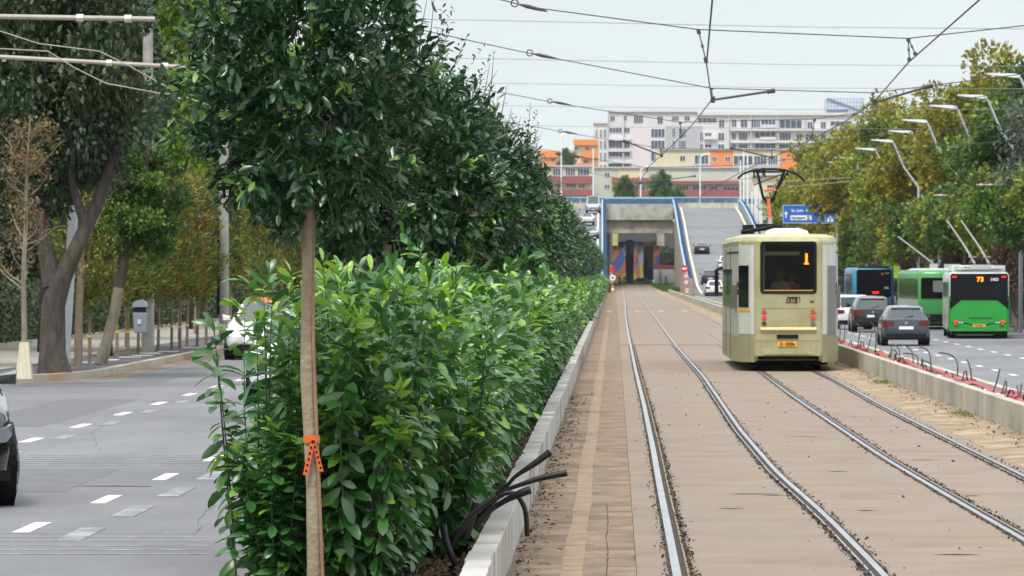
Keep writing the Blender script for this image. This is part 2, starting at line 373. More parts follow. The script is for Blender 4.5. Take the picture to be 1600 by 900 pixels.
def skid(b):
    X0, D, _ = G(110, 760, -.1); X1 = G(232, 762, -.1)[0]
    b.add([(X0, D, -.0955), (X1, D - .1, -.0955), (X1, D, -.0955), ((X0 + X1) / 2, D + .22, -.0955)], [(0, 1, 2, 3)])
tag(part('road_seam', M['tar'], None, skid), kind='structure')
dash_line(lambda d: 10.42, [133 + 6.2 * k for k in range(-3, 40)], 1.75, .16, -.55, M['white_paint'], 'right_lane_dashes')
dash_line(lambda d: 12.75, [165 + 6.2 * k for k in range(-9, 40)], 1.75, .15, -.55, M['white_paint'], 'right_outer_lane_dashes')
dash_line(lambda d: 10.05, [131 + 12.4 * k for k in range(0, 9)], 2.2, .2, -.55, M['old_paint'], 'right_worn_dashes')

PA = mat('asphalt_patch', (.098, .10, .108), .8, c2=(.125, .127, .135), scale=2, bump=.15, bscale=50)
tag(part('road_patches', PA, None, lambda b: [b.add([(x0, y0, -.0985), (x1, y0 + .1, -.0985), (x1 - .02, y1, -.0985), (x0 + .03, y1 + .2, -.0985)], [(0, 1, 2, 3)]) for x0, x1, y0, y1 in ((-6.9, -5.6, 52, 58), (-9.7, -8.3, 74, 90), (-4.3, -3.2, 60, 64), (-10.2, -9.2, 100, 118))]), kind='structure')
def cracks(b):
    rg = random.Random(6)
    for x, d, n, dx, dy in ((-8.6, 47, 26, .06, .5), (-6.1, 62, 20, -.09, .9), (-3.6, 44, 16, -.02, .7)):
        for k in range(n):
            x2, d2 = x + dx + rg.uniform(-.05, .05), d + dy * rg.uniform(.3, 1.6); wq = .0035
            b.add([(x - wq, d, -.0955), (x + wq, d - .03, -.0955), (x2 + wq, d2, -.0955), (x2 - wq, d2 + .03, -.0955)], [(0, 1, 2, 3)]); x, d = x2, d2
tag(part('road_cracks', M['tar'], None, cracks), kind='structure')
# left pavement with a rounded kerb at the near corner
def kerb_curve():
    P = [(-11.05, d) for d in (486, 300, 200, 140, 120, 110)]
    for k in range(0, 10):
        a = R(k * 10); P.append((-11.05 - 2.6 * (1 - math.cos(a)) * 1.0, 110 - 8.5 * math.sin(a)))
    P += [(-14.5, 101.3), (-20, 101.0), (-30, 101)]
    return P
KP = kerb_curve()
def pave(b):
    n = len(KP); b.prism([(x - .12, y + .02, -.7) for x, y in KP] + [(-30, 486, -.7)], (0, 0, .74))
tag(part('left_pavement', M['asphalt_dark'], None, pave), kind='structure')
part('left_footpath', mat('footpath', (.23, .215, .19), .9, c2=(.30, .285, .26), scale=1), None, lambda b: b.box(-17.4, -13.2, 104, 486, .0405, .046))['kind'] = 'structure'
def kerb(b):
    ring = []
    for i, (x, y) in enumerate(KP):
        a = Vector(KP[max(i - 1, 0)]); c = Vector(KP[min(i + 1, len(KP) - 1)]); d = (c - a).normalized(); nrm = Vector((-d.y, d.x))
        o = Vector((x, y)); i_, o_ = o - nrm * .0, o - nrm * -.0
        p0 = o + nrm * .10; p1 = o - nrm * .08
        ring.append([(p0.x, p0.y, -.3), (p1.x, p1.y, -.3), (p1.x, p1.y, .055), (p0.x, p0.y, .055)])
    b.loft(ring)
tag(part('left_kerb', M['kerbstone'], None, kerb), kind='structure')
def gutter(b):
    P = [(x + .1, y) for x, y in KP[:5]] + [(KP[i][0] + .15, KP[i][1] - .1) for i in range(5, 15)]
    for (x0, y0), (x1, y1), w0, w1 in zip(P[:-1], P[1:], [.3, .35, .4, .45, .5, .55, .6, .6, .5, .4, .35, .3, .3, .3], [.35, .4, .45, .5, .55, .6, .6, .5, .4, .35, .3, .3, .3, .3]):
        b.add([(x0, y0, -.0965), (x0 + w0, y0 - w0, -.0965), (x1 + w1, y1 - w1, -.0965), (x1, y1, -.0965)], [(0, 1, 2, 3)])
tag(part('gutter_dirt', M['shoulder'], None, gutter), kind='structure')
part('right_pavement', M['asphalt_dark'], None, lambda b: b.box(18.15, 30, 20, 486, -.74, -.42))['kind'] = 'structure'
part('right_pavement_kerb', M['kerbstone'], None, lambda b: b.box(17.95, 18.145, 20, 486, -.74, -.40))['kind'] = 'structure'

# ------------------------------------------------------------------ planter walls
def block_wall(name, label, m, xa, xb, ztop, y0, y1, step, jit, z0=-.6, seed=1, gap=.012):
    rg = np.random.default_rng(seed); b = MB(); y = y0
    while y < y1:
        s = step if y < 200 else step * 6
        j = rg.normal(0, jit) if y < 200 else 0; jz = rg.normal(0, jit * .4)
        b.box(xa + j, xb + j, y, y + s - gap, z0, ztop + jz); y += s
    return tag(b.build(name, m, bevel=.004), label, 'kerb wall')
block_wall('planter_wall', 'pale grey block wall edging the laurel hedge bed beside the tram track', M['concrete'], -.925, -.765, .34, 14, 640, 1.0, .0045, seed=3, gap=.006)
block_wall('planter_wall', 'low hidden kerb wall between laurel hedge and the left carriageway', M['concrete'], -2.52, -2.40, .04, 14, 640, 1.0, .004, seed=4)
block_wall('planter_wall', 'long beige concrete wall between the far rail verge and the red conduit trench', M['oldwall'], 5.322, 5.47, .40, 30, 490, 3.0, .003, seed=5, gap=.004)
block_wall('planter_wall', 'low concrete kerb wall between conduit trench and the right carriageway', M['oldwall'], 7.72, 7.915, -.17, 30, 490, 3.0, .003, z0=-.73, seed=6, gap=.004)
def trench(b):
    rg = np.random.default_rng(8); xs = np.linspace(5.472, 7.72, 9); ys = np.arange(30, 200, .6)
    zs = [[.20 - .62 * ((x - 5.472) / 2.25) + rg.normal(0, .025) for x in xs] for y in ys]
    n = len(xs); b.add([(x, y, z) for y, zr in zip(ys, zs) for x, z in zip(xs, zr)], [(j * n + i, j * n + i + 1, (j + 1) * n + i + 1, (j + 1) * n + i) for j in range(len(ys) - 1) for i in range(n - 1)])
    b.add([(5.472, 199.4, .2), (7.72, 199.4, -.42), (7.72, 490, -.42), (5.472, 490, .2)], [(0, 1, 2, 3)])
tag(part('conduit_trench', M['earth'], None, trench), kind='structure')
M['conduit'] = mat('conduit', (.30, .022, .035), .55, c2=(.42, .09, .09), scale=5, c3=(.20, .10, .08), s3=3)
rg = random.Random(4)
for k in range(15):
    y0 = 62 + k * 11.0
    for q in range(3):
        b = MB(); pts = []; rr = []; ph = rg.uniform(0, 6)
        x0 = 5.60 + q * .16
        y = y0 + rg.uniform(0, 1.5); ye = y0 + 11.0 - rg.uniform(.5, 3.5)
        while y < ye:
            for dy, r_ in ((0, .058), (.10, .058), (.14, .074), (.24, .074)):
                pts.append((x0 + .05 * math.sin(y * .8 + ph), y + dy, .275 + .05 * math.sin(y * .7 + ph))); rr.append(r_)
            y += .30
        b.tube(pts, rr, 8)
        tag(b.build('conduit_pipe', M['conduit'], None, True), 'ribbed red conduit pipe lying in the trench behind the beige wall', 'conduit', 'red conduits along the trench')
# ends of black cable standing up from the trench
CABS = [  # pixel points of each loose cable (base first) as in the photo
 [(1318, 527), (1320, 520), (1320, 508)], [(1338, 536), (1343, 524), (1345, 512), (1338, 505)], [(1352, 540), (1360, 530), (1363, 520)],
 [(1366, 545), (1370, 525), (1366, 510), (1361, 504)], [(1386, 560), (1390, 550), (1398, 545), (1403, 555)], [(1384, 566), (1394, 548), (1392, 538)],
 [(1400, 567), (1407, 552), (1404, 543), (1395, 538)], [(1424, 573), (1428, 560), (1424, 545), (1411, 539)], [(1432, 570), (1436, 558), (1428, 553), (1412, 552)],
 [(1454, 574), (1455, 556), (1448, 545), (1437, 542)], [(1455, 584), (1456, 570), (1450, 565), (1440, 563)], [(1492, 592), (1498, 575), (1494, 560), (1484, 553), (1468, 551)],
 [(1518, 596), (1518, 578), (1511, 562)], [(1546, 616), (1557, 600), (1562, 577)], [(1560, 622), (1568, 605), (1571, 595)], [(1568, 620), (1572, 610), (1573, 597)],
 [(1588, 632), (1595, 612), (1596, 600)], [(1594, 634), (1592, 615), (1589, 603)], [(1311, 522), (1313, 512), (1316, 506)]]
for k, C in enumerate(CABS):
    bx_, by_ = C[0]; D = 5.72 * F / (bx_ - CX)
    pts = [Vector(W(x, y, D + .5 * q)) for q, (x, y) in enumerate(C)]; z0 = .24
    pts[0].z = z0 - .05
    sm = []
    for i in range(len(pts) - 1):
        for t in (0, .33, .66): sm.append(pts[i].lerp(pts[i + 1], t))
    sm.append(pts[-1])
    for _ in range(2): sm = [sm[0]] + [(sm[i - 1] + sm[i] * 2 + sm[i + 1]) / 4 for i in range(1, len(sm) - 1)] + [sm[-1]]
    b = MB(); b.tube(sm, .013, 6)
    tag(b.build('loose_cable', M['cable'], None, True), 'thin black cable end sprouting from the red conduit trench', 'cable', 'cable ends along the conduit trench')

rg = random.Random(12)
for k in range(34):
    y = 66 + k * 3.3 + rg.uniform(0, 1.5); x = 5.55 + rg.uniform(0, .3); L_ = rg.uniform(.3, 1.2); hgt = rg.uniform(.02, .14); dx = rg.uniform(-.12, .12); b = MB()
    b.tube([(0, 0, 0), (dx * .3, L_ * .2, hgt), (dx * .7, L_ * .6, hgt * 1.1), (dx, L_, -.02)], .012, 5)
    tag(b.build('cable_tangle', M['cable'], None, True, loc=(x, y, .36)), 'short black cable end lying over the red conduits', 'cable', 'short cable ends lying on the conduits')
SC = mat('scrap_white', (.7, .7, .68), .6)
for i, (x, y) in enumerate(((1420, 571), (1465, 585), (1488, 588), (1536, 604), (1556, 617), (1566, 626), (1397, 562))):
    D = 5.66 * F / (x - CX); X, _, Z = W(x, y, D); b = MB(); b.loft([[(-.05, -.1, 0), (.06, -.08, .0), (.05, .1, .02), (-.06, .12, .0)], [(-.04, -.08, .05), (.05, -.1, .035), (.03, .08, .06), (-.03, .1, .03)]])
    tag(b.build('plastic_scrap', SC, None, loc=(X, D, .29), rz=i), 'crumpled white plastic scrap lying on the red conduits, %s from the tram' % ['second', 'third', 'fourth', 'fifth', 'sixth', 'farthest', 'first'][i], 'scrap', 'white scraps on the conduits')
# thick black cables on the near wall
NC = [([(745, 800), (765, 782), (795, 757), (803, 745), (835, 725), (860, 706)], 208, .024, 'thick black cable lying over the pale wall, its tip pointing up and furthest back', [.6] * 4 + [1, 1.1]),
      ([(720, 850), (745, 800), (778, 770), (800, 762), (845, 746), (886, 739)], 214, .022, 'long black cable reaching furthest right over the pale wall, with a frayed end', [.7, .7, .7, .7, 1, 1.15]),
      ([(755, 812), (768, 795), (793, 780), (815, 770), (829, 765)], 224, .026, 'short stubby black cable resting on top of the pale wall', [.7, .7, .8, 1.1, 1.1]),
      ([(735, 840), (760, 790), (790, 768), (808, 772), (822, 795), (824, 838)], 222, .018, 'black cable arching over the pale wall and hanging down its face', [1] * 6),
      ([(692, 820), (697, 850), (706, 870), (713, 884)], 238, .022, 'grey black cable stub standing alone in the soil left of the wall', [1] * 4),
      ([(690, 900), (706, 880), (728, 845), (745, 815), (772, 790)], 226, .034, 'heavy black cable bundle lying in the soil against the wall', [1.1, 1.2, 1, 1, .6]),
      ([(700, 868), (725, 820), (740, 800), (775, 775)], 232, .020, 'thin black cable leaning over the bundle below the hedge', [1] * 4),
      ([(728, 842), (738, 808), (744, 785)], 231, .026, 'dark grey cable stub poking up between hedge and wall', [1] * 3)]
for C, s, r_, lab, rs in NC:
    D = F / s; pts = [Vector(W(x, y, D)) for x, y in C]; sm = []; rr = []
    for i in range(len(pts) - 1):
        for t in (0, .25, .5, .75): sm.append(pts[i].lerp(pts[i + 1], t)); rr.append(r_ * (rs[i] * (1 - t) + rs[i + 1] * t))
    sm.append(pts[-1]); rr.append(r_ * rs[-1])
    for _ in range(3): sm = [sm[0]] + [(sm[i - 1] + sm[i] * 2 + sm[i + 1]) / 4 for i in range(1, len(sm) - 1)] + [sm[-1]]
    b = MB(); b.tube(sm, rr, 10); tag(b.build('cable', M['cable'], None, True), lab, 'cable', 'black cables at the end of the hedge')

# litter: fallen leaves and crumbs
rng = np.random.default_rng(21)
n = 900; P = np.stack([np.clip(-.74 + np.abs(rng.normal(0, .13, n)), -.75, .1), rng.uniform(33, 90, n) ** 1.0, np.full(n, .006)], 1)
D_ = unit(rng, n); D_[:, 2] = rng.uniform(.0, .3, n)
tag(link('leaf_litter', leaves('leaf_litter', P, D_, rng.uniform(.02, .06, n), rng.uniform(.01, .03, n), rng.uniform(0, 1, n), leafmat('litter', (.06, .035, .02), (.14, .085, .04), (.30, .30, .07), .9, 0), True, rng)), kind='stuff')
n = 160; P = np.stack([rng.uniform(.1, 4.4, n), rng.uniform(34, 110, n), np.full(n, .006)], 1); D_ = unit(rng, n); D_[:, 2] = rng.uniform(0, .4, n)
tag(link('slab_litter', leaves('slab_litter', P, D_, rng.uniform(.015, .05, n), rng.uniform(.01, .03, n), rng.uniform(0, .6, n), MATS['litter'], True, rng)), kind='stuff')
n = 900; P = np.stack([5.3 - np.abs(rng.normal(0, .28, n)).clip(0, .7), rng.uniform(34, 140, n), np.full(n, .03)], 1); D_ = unit(rng, n); D_[:, 2] = rng.uniform(.1, .6, n)
tag(link('verge_crumbs', leaves('verge_crumbs', P, D_, rng.uniform(.01, .055, n), rng.uniform(.01, .035, n), rng.uniform(0, 1, n) ** 2, leafmat('crumbs', (.14, .09, .05), (.07, .05, .03), (.5, .42, .3), .95, 0), True, rng)), kind='stuff')
g_ = leafmat('weeds', (.10, .13, .03), (.16, .2, .05), (.25, .25, .08), .7)
for (x, y, lab) in ((1378, 600, 'small patch of green weeds by the beige wall, nearer the tram'), (1505, 651, 'small patch of green weeds by the beige wall, nearer the camera')):
    X, D, _ = G(x, y); n = 260; P = np.stack([X + rng.normal(0, .09, n), D + rng.normal(0, .8, n), np.full(n, .02)], 1); D_ = unit(rng, n); D_[:, 2] = rng.uniform(.3, 1.5, n)
    tag(link('weed_patch', leaves('weed_patch', P, D_, rng.uniform(.03, .08, n), rng.uniform(.008, .016, n), rng.uniform(0, 1, n), g_, False, rng)), lab, 'weeds', kind='thing')

# ------------------------------------------------------------------ laurel hedge
LM = leafmat('laurel_leaf', (.022, .088, .024), (.066, .200, .036), (.28, .50, .035), .36, .30, .95)
def shrub_template(seed, nst=19, H=1.85, hw=.50, step=.034, leafL=.172, fine=True, minr=0):
    rng = np.random.default_rng(seed); P, D_, L, Wd, vr = [], [], [], [], []; stems = MB()
    for s in range(nst):
        a = rng.uniform(0, 2 * PI); r0 = rng.uniform(0, .2); h = H * rng.uniform(.62, 1.0)
        if s < 4: h = H * rng.uniform(.9, 1.08)
        rt = rng.uniform(.05, 1) ** .6 * hw; base = np.array([r0 * math.cos(a), r0 * math.sin(a), 0]); top = np.array([rt * math.cos(a), rt * math.sin(a), h])
        bend = rng.normal(0, .05, 3); bend[2] = 0
        f = lambda t: base * (1 - t) + top * t + bend * math.sin(t * PI)
        stems.tube([f(t) for t in (0, .3, .6, .85, 1)], [.009, .008, .006, .004, .002], 4)
        k = 0; z = .06; young = rng.random() < .55
        while z < 1:
            p = f(z); ang = k * 2.4 + rng.normal(0, .25); tipn = max(0, (z - .86) / .14)
            elev = rng.normal(.02, .38) + 1.0 * tipn - .2 * (z < .4)
            d = np.array([math.cos(ang) * math.cos(elev), math.sin(ang) * math.cos(elev), math.sin(elev)])
            P.append(p); D_.append(d); l = leafL * rng.uniform(.55, 1.2) * (1 - .3 * tipn); L.append(l); Wd.append(l * rng.uniform(.36, .46))
            base_v = rng.uniform(.05, .50) if rng.random() > .04 else rng.uniform(.75, 1)
            if young: base_v += .85 * max(0, (z - .80) / .2) * rng.uniform(.6, 1)
            vr.append(min(1, base_v)); z += step / h * rng.uniform(.8, 1.2) * (1 - .45 * tipn); k += 1
            if z > .5 and rng.random() < .04:             # short side shoot
                q = f(z); a2 = rng.uniform(0, 2 * PI)
                for j in range(6):
                    aa = a2 + rng.normal(0, .8); el = rng.uniform(.1, .9)
                    P.append(q + np.array([math.cos(a2), math.sin(a2), .5]) * .03 * j); D_.append([math.cos(aa) * math.cos(el), math.sin(aa) * math.cos(el), math.sin(el)])
                    l = leafL * rng.uniform(.6, 1); L.append(l); Wd.append(l * .4); vr.append(rng.uniform(.6, 1) if young else rng.uniform(.2, .6))
    P, D_ = np.array(P), np.array(D_)
    me = leaves('foliage', P, D_, np.array(L), np.array(Wd), np.array(vr), LM, fine, rng, .34, None, .42)
    me2 = bpy.data.meshes.new('stems'); me2.from_pydata(stems.v, [], stems.f); me2.materials.append(M['twig'])
    return me, me2
SH = [shrub_template(100 + k) for k in range(6)]
SPARSE = [shrub_template(170 + k, 3, 1.8, .34, .040, .165) for k in range(2)]
SHF = [shrub_template(150 + k, 12, 1.85, .5, .085, .20, False) for k in range(3)]
rng = np.random.default_rng(77); cnt = 0; D = 31.9
row_n = 0
while cnt < 298:
    for X in ((-2.28, -2.05, -1.72, -1.50 if D < 35.3 else -1.24) if D < 37 else (-1.95, -1.30)):
        if X < -2.2 and row_n % 2 and row_n > 1: continue
        near = D < 100; tm = SPARSE[row_n % 2] if X < -2.2 else SH[rng.integers(6)] if near else SHF[rng.integers(3)]
        first = row_n == 0
        low = X == -2.05
        o = thing('laurel_shrub', '', 'shrub', (X + rng.normal(0, .04), D + rng.normal(0, .1), .16), rng.uniform(0, 6.28), 'laurel shrubs of the hedge along the tram track')
        if first: lab = {-2.05: 'short dense laurel shrub at the near hedge end, low beside the road', -2.28: 'sparse laurel shrub at the near hedge end, loose stems leaning over the road', -1.72: 'laurel shrub at the near end of the hedge, right behind the taped trunk', -1.50: 'laurel shrub at the near end of the hedge, closest to the black cables'}[X]
        else: lab = 'glossy green laurel shrub packed tightly in the median hedge'
        o['label'] = lab
        H = np.interp(D, [32, 36, 60, 160], [1.06, 1.03, .98, .84])
        sx = (1.0 if X < -2.2 else .86) if D < 37 else 1.0
        o.scale = (sx, sx, H * rng.uniform(.84, 1.06) * (.56 if low else 1))
        link('foliage', tm[0], o); link('stem', tm[1], o)
        cnt += 1
    D += .72 if D < 42 else 1.0 if D < 100 else 1.25; row_n += 1
hedge_end = D
n = 5200; P = np.stack([rng.uniform(-2.38, -.94, n), 31 + rng.exponential(7, n), np.full(n, .175)], 1); D_ = unit(rng, n); D_[:, 2] = rng.uniform(-.1, .7, n); L = rng.uniform(.015, .06, n)
tag(link('bark_mulch', leaves('bark_mulch', P, D_, L, L * .6, rng.uniform(0, 1, n), leafmat('mulch', (.012, .007, .005), (.045, .025, .016), (.12, .075, .04), .9, 0), False, rng)), kind='stuff')
# the same hedge further off reads as one mass
n = 60000; rng = np.random.default_rng(5)
yy = hedge_end + (640 - hedge_end) * rng.random(n) ** 1.5; P = np.stack([rng.uniform(-2.5, -.9, n), yy, .2 + 1.45 * rng.random(n) ** .6 * np.interp(yy, [160, 640], [1, .9])], 1)
D_ = unit(rng, n); s = np.interp(yy, [150, 640], [.26, .55])
tag(link('distant_hedge', leaves('distant_hedge', P, D_, s, s * .45, rng.uniform(.1, .8, n), LM, False, rng)), kind='stuff')

# ------------------------------------------------------------------ ball-crowned evergreen trees in the hedge
BM_ = leafmat('evergreen_leaf', (.011, .044, .015), (.030, .100, .028), (.16, .32, .035), .32, .2, .75)
def ball_template(seed, n=10500, R_=.86, cz=.95, shoots=16, big=1.0):
    rng = np.random.default_rng(seed); P, D_, L, Wd, vr = [], [], [], [], []; tw = MB()
    ncl = 230; dirs = unit(rng, ncl); rad = rng.uniform(.25, 1.0, ncl) ** .5
    cen = dirs * rad[:, None] * np.array([R_, R_, cz]); 
    for c, dr, ra in zip(cen, dirs, rad):                     # each clump is a twig with leaves round its tip
        out_ = (c / (np.linalg.norm(c) + 1e-6)) + np.array([0, 0, .25]); ln = rng.uniform(.16, .34); k = int(n / ncl)
        st = c - out_ * ln * .6; tw.tube([st, c + out_ * ln * .5], [.006, .003], 3)
        yng = rng.random() < (.22 if ra > .6 else .05)
        for j in range(k):
            t = rng.random(); p = st + out_ * ln * 1.2 * t + rng.normal(0, .035, 3); a = rng.normal(0, 1, 3) * .75 + out_ * .75
            P.append(p); D_.append(a); l = .098 * big * rng.uniform(.7, 1.2); L.append(l); Wd.append(l * rng.uniform(.34, .44))
            vr.append(rng.uniform(.0, .5) + (.5 * (t > .75) if yng else 0))
    for s in range(shoots):                                   # long stray shoots above the crown
        a = rng.uniform(0, 2 * PI); r0 = R_ * rng.uniform(.1, .85); h = rng.uniform(.3, .75)
        b0 = np.array([r0 * math.cos(a), r0 * math.sin(a), cz * math.sqrt(max(.05, 1 - (r0 / R_) ** 2)) * .85]); t0 = b0 + np.array([rng.normal(0, .10) + .12 * math.cos(a), rng.normal(0, .10) + .12 * math.sin(a), h])
        tw.tube([b0, (b0 + t0) / 2 + rng.normal(0, .02, 3), t0], [.006, .005, .002], 4)
        for j in range(int(h / .028)):
            t = (j + .5) / (h / .028); ang = j * 2.4 + rng.normal(0, .3); el = rng.uniform(.2, 1.0)
            P.append(b0 + (t0 - b0) * t); D_.append([math.cos(ang) * math.cos(el), math.sin(ang) * math.cos(el), math.sin(el)]); l = .08 * rng.uniform(.7, 1.1) * (1.1 - .4 * t); L.append(l); Wd.append(l * .38); vr.append(rng.uniform(.0, .5))
    me = leaves('crown', np.array(P), np.array(D_), np.array(L), np.array(Wd), np.array(vr), BM_, True, rng, .15)
    m2 = bpy.data.meshes.new('branches'); m2.from_pydata(tw.v, [], tw.f); m2.materials.append(M['twig']); return me, m2
BT = [ball_template(300 + k) for k in range(4)]
BTF = [ball_template(340 + k, 2400, big=1.5, shoots=10) for k in range(2)]
def ball_tree(i, D, X):
    rg = random.Random(900 + i); zb, cz = (2.50, .95) if i == 0 else (2.02, 1.03); top = zb + cz
    lab = ['round-crowned evergreen tree nearest the camera, orange tape round its trunk', 'round-crowned evergreen tree second from the camera, trunk showing above the hedge',
           'round-crowned evergreen tree third in the hedge row', 'round-crowned evergreen tree fourth in the hedge row'][i] if i < 4 else 'dark round-crowned evergreen tree in the far part of the hedge row'
    o = thing('evergreen_tree', lab, 'tree', (X, D, .16), 0, 'round-crowned evergreens in the hedge')
    zz = zb + .35 - .16; lean = .05 if i == 0 else rg.uniform(-.05, .05)
    b = MB(); pts = []; rr = []
    for k in range(13):
        t = k / 12; pts.append((-lean * t + .012 * math.sin(t * 9 + i), .01 * math.sin(t * 7), (zz) * t)); rr.append(.045 - .010 * t + (.004 if k % 4 == 2 else 0))
    b.tube(pts, rr, 10); b.build('trunk', M['bark_young'], o, True)
    b = MB(); b.tube([(.062, -.03, 0), (.05 - lean, -.03, (zb - .16) * .65), (.045 - lean, -.02, zb + .1)], .011, 6); b.build('stake', M['stake'], o, True)
    tm = BT[(i * 3 + 1) % 4] if D < 130 else BTF[i % 2]
    sc = rg.uniform(.95, 1.08) if i else .86
    for nm, me in (('crown', tm[0]), ('branches', tm[1])):
        c = link(nm, me, o, (-lean, 0, top - .16 - (.20 if i == 0 else 0)), rg.uniform(0, 6.28)); c.scale = (sc, sc, (cz / (.95 if i else 1.0)) * rg.uniform(.97, 1.05))
    return o
D = 32.5
trees = []
for i in range(50):
    trees.append(ball_tree(i, 30.9 if i == 0 else D, -1.815 if i == 0 else -1.91 + .02 * math.sin(i * 5))); D += 11.0
# tape on the first trunk
t0 = trees[0]; s = F / 30.9
def tape(b):
    b.tube([(-.012, 0, 0), (-.012, 0, .045)], .051, 14)
    for dx, l in ((-.045, .19), (.05, .17)):
        b.prism([(-.01, -.062, .04), (.014, -.062, .02), (.014 + dx, -.068, -l), (-.016 + dx, -.068, -l)], (0, -.004, 0))
tp = part('trunk_tape', M['orange_tape'], None, tape, loc=(t0.location.x - .0, 32.5, CH - (692 - CY) / s - .03)); tp.parent = t0
tp.location = (0, 0, CH - (692 - CY) / s - .16)
def dots(b):
    for dx, l in ((-.045, .19), (.05, .17)):
        for k in range(6):
            t = (k + .5) / 6; b.box(dx * t - .006, dx * t + .006, -.0745, -.0725, .02 - (l + .02) * t, .034 - (l + .02) * t)
dd = part('tape_print', M['black'], tp, dots)
def knot(b):
    for k in (0,): b.box(-.03, .03, -.069, -.061, .008, .036)
part('tape_knot', M['orange_tape'], tp, knot)

# ------------------------------------------------------------------ generic trees
def tree_template(seed, H, base, Rx, nleaf, ls, m, bark, trunk_r=.25, ncl=60, flat=1.0, droop=.0, clr=.22, aspect=.62, fork=True, up=0.2):
    rng = np.random.default_rng(seed); cz = (H + base) / 2; Rz = (H - base) / 2
    d = unit(rng, ncl); rad = rng.uniform(.12, 1, ncl) ** .45
    cen = d * rad[:, None] * np.array([Rx, Rx, Rz]) * rng.uniform(.8, 1.08, (ncl, 1)); cen[:, 2] += cz
    cr = clr * Rx * rng.uniform(.6, 1.35, ncl); per = rng.uniform(.5, 1.5, ncl); per = (per / per.sum() * nleaf).astype(int)
    P, D_, vr = [], [], []
    for c, r, k in zip(cen, cr, per):
        u = unit(rng, k); rr = rng.uniform(.1, 1, (k, 1)) ** .5 * np.array([[1.15, 1.15, .8 * flat]])
        p = c + u * rr * r; P.append(p); dd = u * .8 + rng.normal(0, .6, (k, 3)); dd[:, 2] += up - droop; D_.append(dd)
        tone = rng.normal(0, .16); vr.append(np.clip(rng.uniform(.1, .8, k) + tone, 0, 1))
    P = np.concatenate(P); D_ = np.concatenate(D_); vr = np.concatenate(vr); n = len(P)
    L = ls * rng.uniform(.6, 1.3, n); me = leaves('crown', P, D_, L, L * aspect, vr, m, False, rng)
    b = MB(); zt = base + (H - base) * .55
    b.tube([(0, 0, 0), (.02 * H * .3, 0, base * .5), (0, .02 * H * .3, base), (.0, 0, zt)], [trunk_r * 1.25, trunk_r, trunk_r * .85, trunk_r * .3], 9)
    if fork:
        for k in rng.choice(ncl, min(14, ncl), False):
            z0 = base * rng.uniform(.75, 1.25); c = cen[k]
            b.tube([(0, 0, z0), (c[0] * .5, c[1] * .5, z0 + (c[2] - z0) * .6), tuple(c)], [trunk_r * .45, trunk_r * .25, .02], 6)
    m2 = bpy.data.meshes.new('trunk'); m2.from_pydata(b.v, [], b.f); m2.materials.append(bark); m2.polygons.foreach_set('use_smooth', [True] * len(m2.polygons))
    return me, m2
def place_tree(tm, name, label, loc, rz=0, s=(1, 1, 1), group=None, cat='tree'):
    o = thing(name, label, cat, loc, rz, group); o.scale = s; link('crown', tm[0], o); link('trunk', tm[1], o); return o
LF = {
 'ochre': leafmat('leaf_ochre', (.08, .11, .014), (.26, .25, .024), (.48, .36, .03), .6, .3),
 'olive': leafmat('leaf_olive', (.055, .10, .015), (.16, .22, .024), (.36, .38, .03), .6, .3),
 'green': leafmat('leaf_green', (.022, .06, .014), (.065, .145, .022), (.18, .30, .03), .55, .3),
 'bright': leafmat('leaf_bright', (.10, .19, .015), (.24, .40, .022), (.45, .58, .04), .5, .4),
 'dark': leafmat('leaf_dark', (.010, .026, .010), (.036, .07, .025), (.18, .22, .09), .5, .22),
 'silver': leafmat('leaf_silver', (.06, .08, .06), (.13, .15, .12), (.24, .25, .21), .6, .2),
 'rust': leafmat('leaf_rust', (.055, .035, .022), (.12, .062, .036), (.19, .09, .05), .7, .2),
 'needle': leafmat('leaf_needle', (.045, .07, .012), (.19, .21, .028), (.42, .36, .045), .7, .35),
 'needle2': leafmat('leaf_needle2', (.035, .07, .014), (.13, .21, .03), (.30, .36, .05), .7, .35),
 'needle3': leafmat('leaf_needle3', (.08, .06, .018), (.27, .18, .035), (.40, .32, .05), .7, .35),
 'autumn': leafmat('leaf_autumn', (.09, .06, .03), (.20, .12, .05), (.26, .22, .07), .7, .3),
}
TT = {
 'ochre': [tree_template(400 + k, 14, 3.6, 5.4, 26000, .36, LF['ochre'], M['bark'], .28, 90) for k in range(2)],
 'olive': [tree_template(410 + k, 14, 3.2, 5.2, 26000, .36, LF['olive'], M['bark'], .28, 90) for k in range(2)],
 'green': [tree_template(420 + k, 12, 2.6, 4.8, 24000, .34, LF['green'], M['bark'], .25, 80) for k in range(2)],
 'dark': [tree_template(430 + k, 11, 2.3, 4.6, 26000, .30, LF['dark'], M['bark'], .27, 90) for k in range(3)],
 'silver': [tree_template(440, 11, 3.5, 4.0, 15000, .26, LF['silver'], M['bark'], .22, 80, aspect=.4)],
 'bright': [tree_template(450, 10, 3.2, 3.4, 10000, .28, LF['bright'], M['bark'], .2, 60)],
 'rust': [tree_template(460 + k, 3.6, .5, 1.8, 4200, .22, LF['rust'], M['bark_brown'], .09, 40) for k in range(2)],
}
rg = random.Random(31)
